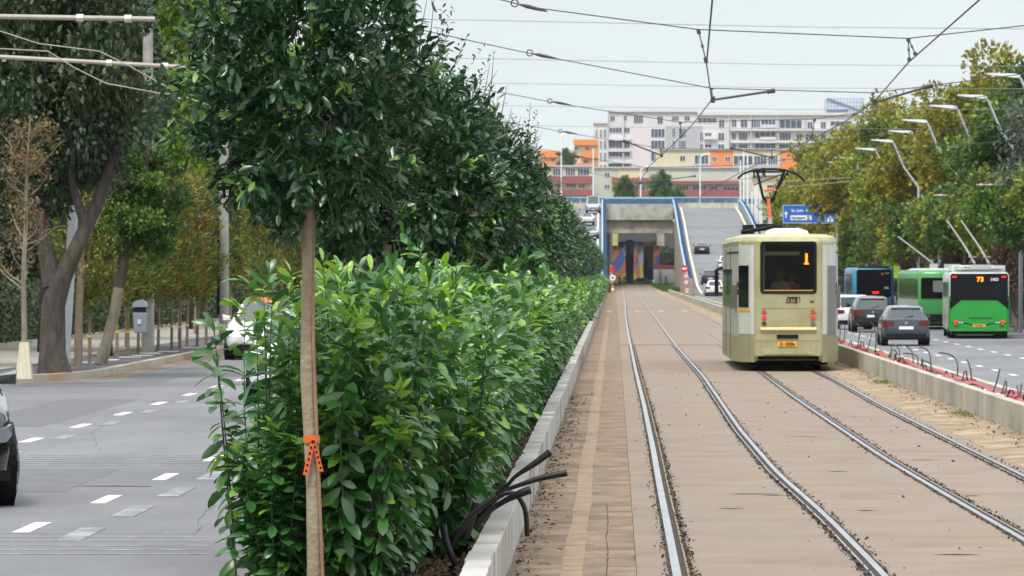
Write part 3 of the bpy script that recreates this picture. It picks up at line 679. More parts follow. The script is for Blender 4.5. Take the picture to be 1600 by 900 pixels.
# right-hand avenue
LAB = {'ochre': 'ochre-leaved autumn street tree on the right pavement', 'olive': 'olive-green street tree on the right pavement', 'green': 'fresh green street tree on the right pavement',
       'dark': 'dark green tree at the back of the right pavement', 'silver': 'grey-green silvery tree at the right edge', 'bright': 'bright yellow-green tree on the right side'}
AV = [  # kind, centre x px, px per metre, lateral X, scale
 ('silver', 1.00, 20.6, 215, 1.16, 'grey-green silvery tree cut by the right edge of the photo, nearest of the avenue'),
 ('green', 1.0, 19.6, 232, 1.0, 'leafy green tree behind the silvery tree at the right edge'),
 ('ochre', 1, 20.8, 262, 1.03, 'ochre-topped tree just left of the silvery tree, its crown rising near the top right corner'),
 ('ochre', 1, 20.3, 300, 1.02, 'tall ochre tree under the second lamp from the right'),
 ('olive', 1, 19.2, 322, .92, None), ('ochre', 1, 20.2, 348, 1.05, 'ochre tree with the highest crown left of the bus lamps'), ('ochre', 1, 19.8, 385, 1.05, None),
 ('olive', 1, 20.8, 400, 1.02, None), ('ochre', 1, 20.2, 430, 1.02, None), ('olive', 1, 19.6, 460, 1.0, None), ('ochre', 1, 20.0, 492, .95, None),
 ('green', 1, 20.6, 520, 1.0, None), ('olive', 1, 21.5, 550, .95, None), ('green', 1, 22.4, 585, .9, None), ('green', 1, 22.6, 615, .85, None), ('green', 1, 24.4, 655, .8, None), ('green', 1, 26.5, 700, .75, None)]
for i, (kd, _, X, D, sc, lab) in enumerate(AV):
    tm = rg.choice(TT[kd]); z = rg.uniform(.95, 1.05)
    place_tree(tm, kd + '_tree' if kd in ('silver',) else 'street_tree', lab or LAB[kd] + ', further along the avenue', (X - (.3 if D < 330 else .3), D, -.45), rg.uniform(0, 6.28), (sc * .95, sc * .95, sc * z), 'avenue trees on the right pavement')
for i in range(15):
    X = rg.uniform(25, 30); D = 250 + i * 30
    place_tree(rg.choice(TT['dark']), 'background_tree', 'dark bushy tree filling the gap behind the right avenue', (X, D, -.5), rg.uniform(0, 6.28), (1.15, 1.15, 1.0 + .1 * rg.random()), 'dark trees behind the right avenue')
for i in range(16):
    X = rg.uniform(20.6, 22.5); D = 215 + i * 17
    place_tree(rg.choice(TT['rust']), 'brown_shrub', 'withered red-brown shrub below the right avenue trees', (X, D, -.5), rg.uniform(0, 6.28), (1.1, 1.1, 1.2 + rg.random() * .5), 'red-brown shrubs along the right pavement', 'shrub')
for i, (X, D) in enumerate(((18.9, 372), (19.4, 398), (19.8, 425), (20.2, 455))):
    place_tree(TT['green'][i % 2], 'low_tree', 'low dark green tree crowding the right road behind the blue bus', (X, D, -.5), rg.uniform(0, 6.28), (.6, .6, .62), 'low trees behind the blue bus')
place_tree(TT['bright'][0], 'yellowing_tree', 'small tree with yellow leaves beside the pale pole on the right', (17.6, 318, -.5), 1, (.36, .36, .62))

# left side: big dark trees
def big_tree(label, tm, X, D, s, rz, name='dark_tree'):
    return place_tree(tm, name, label, (X, D, .04), rz, s, 'big trees along the left pavement')
TB = [tree_template(470, 9.5, 3.3, 3.4, 42000, .22, LF['dark'], M['bark'], .10, 130, fork=False), tree_template(471, 9.5, 3.2, 3.4, 42000, .22, LF['dark'], M['bark'], .10, 130, fork=False)]
TBg = tree_template(473, 8.5, 2.9, 2.6, 22000, .21, LF['green'], M['bark'], .10, 80, fork=False)
TBb = tree_template(474, 9.5, 3.0, 2.8, 22000, .22, LF['bright'], M['bark'], .1, 80, fork=False)
rg = random.Random(8)
# the thick-trunked tree: leaning fork
def fork_trunk(o):
    def f(b):
        b.tube([(.05, 0, -.1), (.0, 0, .4), (.02, 0, 1.4), (.18, 0, 2.0)], [.40, .285, .25, .23], 14)
        b.tube([(.12, 0, 1.8), (.5, 0, 2.6), (.95, .1, 3.6), (1.5, .2, 5.2), (1.8, .3, 6.5)], [.21, .16, .14, .11, .05], 10)
        b.tube([(.0, 0, 1.8), (-.2, .1, 2.8), (-.5, .3, 4.5), (-.9, .3, 6.2)], [.2, .16, .12, .05], 9)
        b.tube([(.7, .05, 3.0), (.4, .1, 3.9), (.3, .1, 5.2)], [.11, .09, .04], 8)
    return part('trunk', M['bark'], o, f, smooth=True)
X, D, _ = G(82, 583, .04)
o = thing('dark_tree', 'big dark tree with a thick grey trunk forking to the right on the left pavement', 'tree', (X, D, .04), 0, 'big trees along the left pavement')
fork_trunk(o); c = link('crown', TB[0][0], o, (.15, .6, .3)); c.scale = (.60, .62, .95)
big_tree('dark tree cropped by the left edge, its crown hanging in the top left corner', TB[1], -16.9, 112, (.72, .9, .95), 1)
c = thing('dark_tree', 'tall dark tree behind the fork-trunked tree, filling the upper left', 'tree', (-15.0, 134, .04), 0, 'big trees along the left pavement'); c.scale = (.95, .95, 1.1); link('crown', TB[1][0], c, None, 2); link('trunk', TB[1][1], c)
big_tree('tall dark tree behind the bare sapling, further back', TB[0], -18.5, 136, (1, 1, 1.15), 3)
big_tree('tall dark tree right of the fork-trunked tree, behind the brackets', TB[0], -17.0, 158, (.8, .8, 1.2), 4)
big_tree('tree with fresh green leaves above the litter bin', TBg, -12.6, 128, (.52, .52, .64), 2, 'green_tree')
big_tree('bright yellow-green tree glowing behind the nearest evergreen, top left', TBb, -15.6, 188, (1.15, 1.15, 1.55), 2, 'bright_tree')
big_tree('yellow-green tree further behind the nearest evergreen', TBb, -14.6, 235, (1.1, 1.1, 1.35), 4, 'bright_tree')
for i in range(14):
    place_tree(rg.choice(TT['dark']), 'background_tree', 'dark tree behind the clipped hedge on the left', (-21 - rg.random() * 4 - i * .15, 118 + i * 22, 0), rg.uniform(0, 6.28), (1, 1, 1.15 + .1 * rg.random()), 'dark trees behind the left clipped hedge')
for i in range(10):
    place_tree(rg.choice(TT['green']), 'street_tree', 'green street tree far along the left pavement', (-14.5 - rg.random() * 3, 265 + i * 26, 0), rg.uniform(0, 6.28), (.85, .85, .95), 'green trees far along the left pavement')
for i in range(22):
    place_tree(TT['dark'][i % 3], 'dark_bush', 'dark bush filling the gap behind the left clipped hedge', (-20.0 - rg.random() * 1.5, 108 + i * 11, -.6), rg.uniform(0, 6.28), (.45, .45, .48), 'dark bushes behind the left clipped hedge', 'bush')
# clipped hedge at the back of the left footpath
n = 90000; rng = np.random.default_rng(15); yy = rng.uniform(96, 330, n)
P = np.stack([-17.9 + rng.normal(0, .38, n) + rng.uniform(-.3, .3, n), yy, .05 + 1.75 * rng.random(n) ** .8 + .12 * np.sin(yy * 1.7)], 1)
D_ = unit(rng, n); s = np.full(n, .13) * np.interp(yy, [96, 330], [1, 1.7])
tag(link('clipped_hedge', leaves('clipped_hedge', P, D_, s, s * .55, rng.uniform(0, .8, n), LF['dark'], False, rng)), 'dark clipped hedge at the back of the left footpath', 'hedge')
part('footpath_kerb', M['kerbstone'], None, lambda b: b.box(-17.4, -17.25, 96, 330, .03, .12))['kind'] = 'structure'

# bare sapling with box guard
def bare_sapling():
    X, D, _ = G(38, 592, .04); o = thing('bare_sapling', 'bare pale sapling with brown withered leaves and a white wooden base guard', 'tree', (X, D, .04))
    rng = np.random.default_rng(6); b = MB(); s = F / D
    trunk = [(0, 0, 0), (.0, 0, 1.0), (-.02, 0, 2.0), (.03, 0, 3.0), (.05, 0, 4.2), (.12, 0, 5.2)]
    b.tube(trunk, [.065, .055, .05, .04, .028, .01], 8); P, D_ = [], []
    for k in range(34):
        t = rng.uniform(.33, .95); z = t * 5.2; x0 = np.interp(z, [p[2] for p in trunk], [p[0] for p in trunk]); a = rng.uniform(0, 2 * PI); l = rng.uniform(.5, 1.35) * (1.15 - t * .6)
        p0 = np.array([x0, 0, z]); d = np.array([math.cos(a), math.sin(a), rng.uniform(.35, .9)]); d /= np.linalg.norm(d); p1 = p0 + d * l * .5 + [0, 0, -.03]; p2 = p0 + d * l + np.array([0, 0, .12])
        b.tube([p0, p1, p2], [.02 * (1.2 - t), .012, .003], 5)
        for j in range(4):
            q = p1 + (p2 - p1) * rng.random(); e = q + unit(rng, 1)[0] * .28 + [0, 0, .12]; b.tube([q, e], [.006, .002], 4)
            for m in range(14): P.append(q + (e - q) * rng.random() + rng.normal(0, .09, 3)); D_.append(unit(rng, 1)[0])
    b.build('trunk', M['bark_pale'], o, True)
    P = np.array(P); n = len(P); L = rng.uniform(.05, .11, n)
    link('leaves', leaves('leaves', P, np.array(D_), L, L * .55, rng.uniform(0, 1, n), LF['autumn'], False, rng), o)
    g = MB(); g.loft([[(-.16, -.16, 0), (.16, -.16, 0), (.16, .16, 0), (-.16, .16, 0)], [(-.085, -.085, .72), (.085, -.085, .72), (.085, .085, .72), (-.085, .085, .72)]])
    g.build('base_guard', mat('guard_wood', (.62, .56, .44), .8, c2=(.5, .44, .34), scale=5, stretch=(3, 3, .5)), o)
bare_sapling()
def small_bare():
    X, D, _ = G(122, 572, .04); o = thing('slim_tree', 'slim tree with an upright brown trunk and few bare twigs, right of the white mast', 'tree', (X, D, .04))
    rng = np.random.default_rng(9); b = MB(); b.tube([(0, 0, 0), (.02, 0, 1.2), (.08, 0, 2.6), (.12, 0, 4)], [.10, .085, .07, .02], 8)
    for k in range(12):
        z = rng.uniform(1.9, 3.8); a = rng.uniform(0, 2 * PI); b.tube([(.08, 0, z), (.08 + .35 * math.cos(a), .35 * math.sin(a), z + .35), (.08 + .6 * math.cos(a), .6 * math.sin(a), z + .9)], [.02, .012, .003], 5)
    b.build('trunk', M['bark_brown'], o, True)
    n = 900; P = np.stack([rng.normal(.1, .4, n), rng.normal(0, .4, n), rng.uniform(2, 4.6, n)], 1); L = rng.uniform(.06, .12, n)
    link('leaves', leaves('leaves', P, unit(rng, n), L, L * .5, rng.uniform(0, 1, n), LF['needle'], False, rng), o)
small_bare()
def leaning():
    X, D, _ = G(157, 570, .04); o = thing('leaning_tree', 'tree with a pale trunk leaning to the right, dark above', 'tree', (X, D, .04)); s = F / D
    pts = [(157, 570), (165, 540), (178, 490), (185, 450), (193, 400), (205, 340), (222, 270), (236, 200)]
    q = [((x - 157) / s, .05 * i, (570 - y) / s) for i, (x, y) in enumerate(pts)]
    part('trunk_base', M['bark_pale'], o, lambda b: b.tube(q[:4], [.15, .13, .125, .12], 10), smooth=True)
    part('trunk', M['bark'], o, lambda b: b.tube(q[3:], [.125, .115, .10, .08, .05], 10), smooth=True)
    c = link('crown', TBg[0], o, (.9, .6, .9)); c.scale = (.42, .42, .5)
leaning()

# row of young staked conifers
def young_template(seed, m, n=3600):
    rng = np.random.default_rng(seed); H = 4.6; P = []; ncl = 60
    for k in range(ncl):
        z = rng.uniform(1.5, H); rmax = .62 * math.sin(min(1, (z - 1.35) / .9) * PI / 2) * (1 - .55 * max(0, (z - 2.4) / 2.2)); a = rng.uniform(0, 2 * PI); r = rmax * rng.uniform(.1, 1) ** .5
        c = np.array([r * math.cos(a), r * math.sin(a), z]); k_ = n // ncl; P.append(c + rng.normal(0, 1, (k_, 3)) * [.11, .11, .17])
    P = np.concatenate(P); n = len(P); D_ = P * [1, 1, 0] + rng.normal(0, .35, (n, 3)); D_[:, 2] += .35
    L = rng.uniform(.12, .24, n); me = leaves('crown', P, D_, L, L * .26, np.clip(rng.normal(.42, .3, n), 0, 1), m, False, rng)
    b = MB(); b.tube([(0, 0, 0), (.01, 0, 1.0), (-.01, 0, 2.2), (0, 0, 4.2)], [.045, .036, .03, .008], 7)
    m2 = bpy.data.meshes.new('trunk'); m2.from_pydata(b.v, [], b.f); m2.materials.append(M['bark_brown']); return me, m2
YT = [young_template(500, LF['needle']), young_template(501, LF['needle2']), young_template(502, LF['needle3']), young_template(503, LF['needle'])]
bt = MB(); bt.tube([(0, 0, 0), (0, 0, .05)], .05, 8); tape_me = bt.build('tape_band', M['yellow_tape']); tapemesh = tape_me.data; bpy.data.objects.remove(tape_me)
YP = [(140, 568, 0), (183, 561, 0), (200, 556, 3), (216, 553, 1), (236, 551, 0), (247, 549, 2), (268, 548, 1), (281, 545, 3), (292, 543, 2), (308, 542, 0), (322, 540, 1)]
YL = ['first young conifer, standing between the slim tree and the leaning trunk', 'young conifer just right of the leaning pale trunk', 'young conifer second right of the leaning trunk', 'young conifer touching the left side of the litter bin',
      'young conifer against the right side of the litter bin, slightly tilted', 'young conifer directly right of the bin', 'young conifer right of the bin pole, greener', 'young conifer in the middle of the row, brownish crown top', 'young conifer with rusty foliage past the middle of the row',
      'young conifer near the right end of the visible row', 'young conifer closest to the pale pole near the taxi']
pos = [(*G(x, y, .04)[:2], k) for x, y, k in YP] + [(-11.9 - (i % 3) * .5, 172 + i * 7.5, i % 4) for i in range(18)]
rg = random.Random(3)
for i, (X, D, k) in enumerate(pos):
    o = thing('young_conifer', YL[i] if i < 11 else 'slender young conifer in the distant part of the planted row', 'tree', (X, D, .04), 0, 'young staked conifers in a row')
    o.scale = (1, 1, rg.uniform(.93, 1.08)); link('crown', YT[k][0], o, None, rg.uniform(0, 6)); link('trunk', YT[k][1], o)
    tb = link('tape_band', tapemesh, o, (0, 0, .62)); tl = rg.uniform(-.02, .02); o.rotation_euler.y = tl
for i in range(7):            # second rank behind, on the far side of the footpath
    o = thing('young_conifer', 'young conifer in the second rank behind the footpath', 'tree', (-13.4 - rg.random() * .8, 128 + i * 15, .04), 0, 'young conifers behind the first row')
    k = rg.randrange(4); o.scale = (1.1, 1.1, 1.12); link('crown', YT[k][0], o, None, rg.uniform(0, 6)); link('trunk', YT[k][1], o)
def slabs(b):
    for (x, y) in ((170, 562), (205, 558), (238, 552), (265, 549), (330, 541), (303, 543), (148, 566), (225, 555)):
        X, D, _ = G(x, y, .05); b.box(X - .30, X + .22, D - .35, D + .35, .041, .052)
tag(part('pale_tree_surrounds', M['white_paint'], None, slabs), kind='structure')

# masts, poles and bin on the left
def mast(name, label, x, y, r0, r1, H, m, lean=0, z=.04, extra=None, cat='pole'):
    X, D, _ = G(x, y, z); o = thing(name, label, cat, (X, D, z)); part('shaft', m, o, lambda b: b.tube([(0, 0, 0), (lean * .5, 0, H / 2), (lean, 0, H)], [r0, (r0 + r1) / 2, r1], 14), smooth=True)
    part('base_plate', M['galv'], o, lambda b: b.box(-r0 * 1.5, r0 * 1.5, -r0 * 1.5, r0 * 1.5, 0, .03))
    if extra: extra(o)
    return o
M['mastwhite'] = mat('mastwhite', (.52, .54, .55), .5, c2=(.42, .44, .45), scale=3)
M['polegrey'] = mat('polegrey', (.36, .355, .33), .8, c2=(.27, .26, .235), scale=4, bump=.2)
mast('white_mast', 'white steel mast standing between the thick trunk and the slim tree', 100, 577, .12, .09, 8.5, M['mastwhite'], .5,
     extra=lambda o: part('junction_box', M['black'], o, lambda b: b.box(-.16, -.05, -.12, .0, .42, .6)))
mast('concrete_pole', 'thick grey concrete pole right behind the litter bin', 231, 552, .17, .13, 9, M['polegrey'])
mast('concrete_pole', 'pale concrete pole with a black stripe near the taxi', 350, 541, .15, .12, 9, M['polegrey'], extra=lambda o: part('cable_duct', M['black'], o, lambda b: b.box(-.20, -.12, -.1, .0, .9, 3.6)))
def bin_():
    X, D, _ = G(226, 556, .04); D -= 1.2; s = F / D; o = thing('litter_bin', 'grey plastic litter bin with domed lid fixed to the concrete pole', 'litter bin', (X, D, .04)); z0 = (CH - (520 - CY) / s) - .04
    m = mat('bin_grey', (.24, .27, .30), .5); hw = .17
    part('container', m, o, lambda b: b.loft([[(-hw * .85, -.13, z0), (hw * .85, -.13, z0), (hw * .85, .13, z0), (-hw * .85, .13, z0)], [(-hw, -.17, z0 + .50), (hw, -.17, z0 + .50), (hw, .17, z0 + .50), (-hw, .17, z0 + .50)]]), bevel=.02)
    arc = [(hw * 1.08 * math.cos(PI * t / 8), z0 + .66 + .16 * math.sin(PI * t / 8)) for t in range(9)] + [(-hw * 1.08, z0 + .64), (hw * 1.08, z0 + .64)]
    part('lid', m, o, lambda b: b.prism([(x, -.19, z) for x, z in arc], (0, .38, 0)))
    part('slot', M['black'], o, lambda b: b.plate(-.15, .15, z0 + .52, z0 + .66, -.15, .02))
    part('rear_panel', m, o, lambda b: b.box(-hw, hw, .10, .17, z0 + .5, z0 + .66))
    part('emblem', mat('bin_mark', (.5, .52, .54), .6), o, lambda b: b.plate(-.05, .04, z0 + .22, z0 + .34, -.165, .01, .02))
    part('bracket', M['galv'], o, lambda b: b.box(-.05, .05, .171, 1.05, z0 + .2, z0 + .3))
bin_()
# ------------------------------------------------------------------ street lamps, right
def lamp(x, y, X, head_px, label, arm_px=None):
    """head tip at pixel (x, y); pole at lateral X"""
    hz = 9.6; D = (hz - CH) * F / (CY - y); hx = (x - CX) * D / F; s = F / D
    o = thing('street_lamp', label, 'street lamp', (X, D, -.45), 0, 'street lamps over the right carriageway'); dz = .45
    dx = hx - X; kz = hz - 2.6
    part('pole', M['galv'], o, lambda b: b.tube([(0, 0, 0), (0, 0, kz + dz)], [.10, .07], 10), smooth=True)
    part('arm', M['galv'], o, lambda b: b.tube([(0, 0, kz + dz - .02), (dx * .30, 0, kz + dz + 1.1), (dx * .52, 0, hz + dz - .12), (dx * .58, 0, hz + dz)], [.065, .055, .05, .045], 8), smooth=True)
    hd = part('lamp_head', mat('lamp_head', (.66, .70, .74), .35, .2), o, lambda b: b.loft([[(dx * 1.0, -.10, hz + dz + .06), (dx * 1.0, .10, hz + dz + .06), (dx * 1.0, .10, hz + dz + .12), (dx * 1.0, -.10, hz + dz + .12)],
        [(dx * .6, -.16, hz + dz - .06), (dx * .6, .16, hz + dz - .06), (dx * .6, .14, hz + dz + .10), (dx * .6, -.14, hz + dz + .10)], [(dx * .53, -.06, hz + dz - .05), (dx * .53, .06, hz + dz - .05), (dx * .53, .05, hz + dz + .05), (dx * .53, -.05, hz + dz + .05)]]))
    return o
LP = [(1542, 119), (1496, 152), (1452, 168), (1409, 190), (1389, 207), (1361, 221), (1336, 234), (1305, 248), (1293, 255)]
LL = ['street lamp nearest the top right corner', 'street lamp second from the right with a tall visible pole', 'street lamp third from the right', 'street lamp fourth from the right', 'street lamp fifth from the right',
      'street lamp sixth from the right', 'street lamp seventh from the right, above the yellowing leaves', 'street lamp eighth from the right, just a pale head in the trees', 'farthest street lamp, a tiny pale head above the sign']
for (x, y), l in zip(LP, LL):
    D = (9.6 - CH) * F / (CY - y); lamp(x, y, (x - CX) * D / F + 2.7, 0, l)
SM = [tree_template(480 + k, 7.0, 3.3, 2.3, 6500, .26, LF['green' if k else 'olive'], M['bark_brown'], .07, 45) for k in range(2)]
for i, (x, y) in enumerate(LP):
    D = (9.6 - CH) * F / (CY - y); X = (x - CX) * D / F + 2.9
    place_tree(SM[i % 2], 'small_street_tree', '%s small tree hiding the foot of the street lamps, counted from the right' % ['first', 'second', 'third', 'fourth', 'fifth', 'sixth', 'seventh', 'eighth', 'ninth'][i], (X, D - 2.8, -.45), i * 1.3, (1.05, 1.05, 1.0), 'small trees at the lamp feet')
for i, (X, D, k) in enumerate(((17.9, 228, 1.35), (18.4, 240, 1.5), (17.6, 252, 1.3), (18.6, 262, 1.5), (18.0, 300, 1.2), (18.4, 330, 1.3))):
    place_tree(TT['rust'][i % 2], 'brown_shrub', 'tall withered red-brown shrub directly behind the buses', (X, D, -.5), i, (.9, .9, k), 'tall brown shrubs behind the buses', 'shrub')
mast('pale_pole', 'thin pale pole left of the yellow leaves on the right pavement', 1374, 468, .06, .05, 10, M['galv'], z=-.42)
mast('pale_pole', 'thin pale pole with a cap right of the yellow leaves', 1398, 471, .07, .06, 10.6, M['galv'], z=-.42)
# trolley wire brackets: tubes with insulators on poles
def bracket(label, xa, xb, y0, y1, s, xpole, z0, group, side):
    D = F / s; X0, _, Z0 = W(xa, y0, D); X1, _, Z1 = W(xb, y1, D)
    xp = xpole; o = thing('wire_bracket', label, 'bracket arm', (xp, D, z0), 0, group); sl = (Z1 - Z0) / (X1 - X0)
    far = X1 if side < 0 else X0; Zp = Z0 + sl * (xp - X0); Zf = Z1 if side < 0 else Z0
    part('pole', M['polegrey'] if side < 0 else M['bark_brown'], o, lambda b: b.tube([(0, 0, 0), (0, 0, Zp - z0 + .3)], [.09, .07] if side < 0 else [.05, .04], 10), smooth=True)
    part('arm', M['bracket'], o, lambda b: b.tube([(0, 0, Zp - z0), (far - xp, 0, Zf - z0)], .036, 8), smooth=True)
    for t in (.35, .72, .9):
        x = far + (xp - far) * (1 - t) * .55; z = Zp + sl * (x - xp)
        part('insulator', mat('insulator', (.5, .48, .44), .4), o, lambda b: b.tube([(x - xp - .05, 0, z - z0), (x - xp + .05, 0, z - z0)], .055, 8), smooth=True)
bracket('upper trolley wire bracket crossing the top left corner', -60, 242, 25, 30, 112, -13.2, .04, 'trolley wire brackets on the left', -1)
bracket('lower trolley wire bracket running toward the nearest evergreen crown', 20, 325, 90, 107, 92, -11.6, .04, 'trolley wire brackets on the left', -1)
for i, (xa, xb, y0, y1, l) in enumerate([(1525, 1640, 289, 289, 'highest'), (1460, 1600, 305, 306, 'second highest'), (1408, 1580, 318, 319, 'third highest'), (1368, 1540, 333, 328, 'fourth highest'),
                                   (1343, 1440, 341, 338, 'fifth highest'), (1315, 1392, 346, 345, 'sixth highest'), (1298, 1352, 352, 352, 'lowest')]):
    s = (CY - (y0 + y1) / 2) / 3.68; bracket('%s of the trolley wire brackets in front of the right trees' % l, xa, xb, y0, y1, s, (xb - CX + 25) / s, -.45, 'trolley wire brackets on the right', 1)

# ------------------------------------------------------------------ overhead wires
def wirething(name, label, pts, r, m, group, cat='wire', sag=0, kids=None, n=6):
    P = [Vector(p) for p in pts]; b = MB(); q = []
    for i in range(len(P) - 1):
        for t in (0, .25, .5, .75):
            v = P[i].lerp(P[i + 1], t); v.z -= sag * 4 * t * (1 - t); q.append(v)
    q.append(P[-1]); base = q[0].copy()
    b.tube([p - base for p in q], r, n); o = tag(b.build(name, m, None, True, tuple(base)), label, cat, group); return o, base
def Zp(x, y, z):  # pixel on horizontal plane above the camera
    D = (z - CH) * F / (CY - y); return ((x - CX) * D / F, D, z)
C1 = [(1118, -60), (1113, 0), (1104, 100), (1112, 156), (1086, 190), (1063, 215), (1033, 243), (1012, 262), (1000, 285), (990, 310)]
C2 = [(1570, -40), (1530, 0), (1420, 97), (1365, 160), (1320, 190), (1270, 217), (1206, 246), (1160, 268), (1120, 290), (1090, 310)]
wirething('contact_wire', 'thick tram contact wire over the near track, coming down from the top centre', [Zp(x, y, 5.54) for x, y in C1], .0125, M['wire'], 'tram contact wires')
wirething('contact_wire', 'thick tram contact wire over the far track, slanting in from the top right', [Zp(x, y, 5.54) for x, y in C2], .0125, M['wire'], 'tram contact wires')
# cross spans
SP = [(94.0, [(640, -25), (785, 0), (828, 11), (1090, 46), (1418, 60), (1600, 40), (1750, 20)], (828, 11), [((1091, 46), (1104, 98)), ((1419, 60), (1421, 96)), ((1419, 60), (1431, 86))], 'highest crossing span wire with a ring insulator at its left end'),
      (80.0, [(560, 25), (755, 68), (850, 88), (1112, 138), (1365, 145), (1500, 128), (1760, 95)], (848, 87), [((1112, 138), (1113, 156)), ((1364, 145), (1364, 160))], 'second crossing span wire, joining the big steady arm over the near track'),
      (62.0, [(640, 120), (802, 148), (880, 163), (1063, 191), (1271, 186), (1420, 165), (1700, 130)], (875, 161), [((1063, 191), (1064, 216)), ((1273, 186), (1268, 216))], 'third crossing span wire, in front of the white apartment block'),
      (49.0, [(700, 178), (830, 197), (890, 208), (1033, 232), (1206, 234), (1330, 215), (1620, 190)], (888, 207), [((1033, 232), (1033, 244)), ((1206, 234), (1206, 246))], 'fourth crossing span wire, before the orange balconies'),
      (40.0, [(720, 222), (855, 234), (905, 245), (1012, 262), (1160, 258), (1300, 240), (1560, 222)], (903, 244), [((1012, 262), (1012, 270))], 'fifth crossing span wire, low over the lower apartment row'),
      (33.0, [(740, 250), (880, 262), (998, 285), (1120, 284), (1300, 265), (1500, 250)], (915, 268), [((998, 276), (1000, 285))], 'sixth and farthest crossing span wire')]
for s, pts, ins, hang, lab in SP:
    D = F / s; P = [Vector(W(x, y, D)) for x, y in pts]
    o, base = wirething('span_wire', lab, P, .0095 if s > 45 else .011, M['wire'], 'span wires across the tram tracks')
    X, _, Z = W(ins[0], ins[1], D); dv = (P[2] - P[1]).normalized()
    c = Vector((X, D, Z)) - base
    part('insulator', M['wire'], o, lambda b: (b.tube([c - dv * .18, c - dv * .05, c + dv * .1, c + dv * .3], [.015, .035, .03, .012], 8), b.tube([c - dv * .26 + Vector((.06 * math.cos(a), 0, .06 * math.sin(a))) for a in [k * PI / 6 for k in range(13)]], .012, 5)), smooth=True)
    for (xa, ya), (xb, yb) in hang:
        a = Vector(W(xa, ya, D)) - base; e_ = Vector(W(xb, yb, D)) - base
        part('hanger', M['wire'], o, lambda b: (b.tube([a, e_], .011, 6), b.tube([a - Vector((0, 0, .0)), a.lerp(e_, .14)], .034, 7), b.tube([a.lerp(e_, .84), e_], .034, 7), b.tube([a.lerp(e_, .45), a.lerp(e_, .55)], .022, 7)), smooth=True)
for (xa, ya, xb, yb, s, l) in ((1114, 156, 1208, 142, 79, 'dark steady arm reaching right from the near contact wire, highest in the sky'), (1366, 160, 1455, 134, 79, 'dark steady arm reaching right from the far contact wire toward the ochre trees'),
                            (1034, 243, 975, 220, 49, 'dark steady arm slanting left over the white apartment block'), (1206, 246, 1142, 231, 49, 'dark steady arm slanting left above the tram pantograph'),
                            (1001, 286, 1086, 275, 33, 'small steady arm over the red balconies'), (903, 246, 870, 240, 40, 'small steady arm beside the evergreen shoots')):
    D = F / s; a = Vector(W(xa, ya, D)); e_ = Vector(W(xb, yb, D)); d = (e_ - a).normalized()
    o = thing('steady_arm', l, 'steady arm', tuple(a), 0, 'steady arms of the tram wires')
    part('rod', M['wire'], o, lambda b: b.tube([(0, 0, 0), e_ - a], .024, 8), smooth=True)
    part('clamp', M['wire'], o, lambda b: (b.tube([e_ - a - d * .12, e_ - a + d * .04], .045, 8), b.tube([(0, 0, -.06), (0, 0, .07)], .04, 8)), smooth=True)
for i, (y0, y1, D, l) in enumerate(((32, 46, 150, 'highest thin pale wire across the sky'), (92, 104, 175, 'second thin pale wire across the sky'), (130, 139, 200, 'third thin pale wire across the sky'), (165, 171, 225, 'fourth thin pale wire, just above the white block'), (196, 201, 260, 'lowest thin pale wire, crossing the white block'))):
    wirething('thin_wire', l, [W(400, y0 - 6, D), W(775, y0, D), W(1240, (y0 + y1) / 2 + 3, D), W(1700, y1, D)], .010, M['wire_far'], 'thin wires crossing the whole street')
# wires on the left
LW = [([(-20, 42), (60, 68), (155, 80), (200, 102), (290, 152), (330, 165)], 100, 'curved trolley wire slanting through the upper left trees'), ([(-20, 75), (75, 80), (115, 105), (165, 130), (250, 146), (330, 150)], 96, 'second trolley wire dipping through the upper left trees')]
for pts, s, l in LW: wirething('trolley_wire', l, [W(x, y, F / s) for x, y in pts], .009, M['bracket'], 'trolley wires on the left')
RW = [([(1215, 284), (1390, 274), (1600, 255)], 24, 'thin wire running from the pantograph into the right trees'), ([(1230, 292), (1335, 283), (1400, 276), (1620, 250)], 24, 'second thin wire running from the pantograph into the right trees')]
for pts, s, l in RW: wirething('trolley_wire', l, [W(x, y, F / s) for x, y in pts], .02, M['bracket'], 'trolley wires on the right')

# ------------------------------------------------------------------ overpass
M['cream'] = mat('cream_concrete', (.50, .46, .36), .85, c2=(.36, .33, .27), scale=.7, stretch=(1, 1, .3), c3=(.27, .25, .21), s3=.9)
M['decktop'] = mat('deck_concrete', (.48, .49, .45), .85, c2=(.33, .34, .31), scale=.6, stretch=(1, 1, .3), c3=(.24, .24, .22), s3=.8)
M['brownwall'] = mat('ramp_wall', (.26, .22, .18), .9, c2=(.34, .29, .24), scale=.7)
M['bluerail'] = mat('blue_rail', (.02, .065, .18), .5, c2=(.06, .14, .28), scale=2)
M['palerail'] = mat('pale_rail', (.30, .44, .58), .5)
RZ = lambda D: float(np.interp(D, [486, 500, 530, 597, 660, 700, 730, 745, 800], [-.55, -.25, .75, 4.2, 7.9, 10.0, 11.2, 11.45, 11.5]))
def follow(b, xa, xb, za, zb, D0, D1, step=8, flat=None):
    n = max(2, int((D1 - D0) / step)); Ds = [D0 + (D1 - D0) * i / n for i in range(n + 1)]
    fx = lambda v, D: v(D) if callable(v) else v
    b.loft([[(fx(xa, D), D, (flat if flat is not None else RZ(D) + za)), (fx(xb, D), D, (flat if flat is not None else RZ(D) + za)), (fx(xb, D), D, RZ(D) + zb), (fx(xa, D), D, RZ(D) + zb)] for D in Ds])
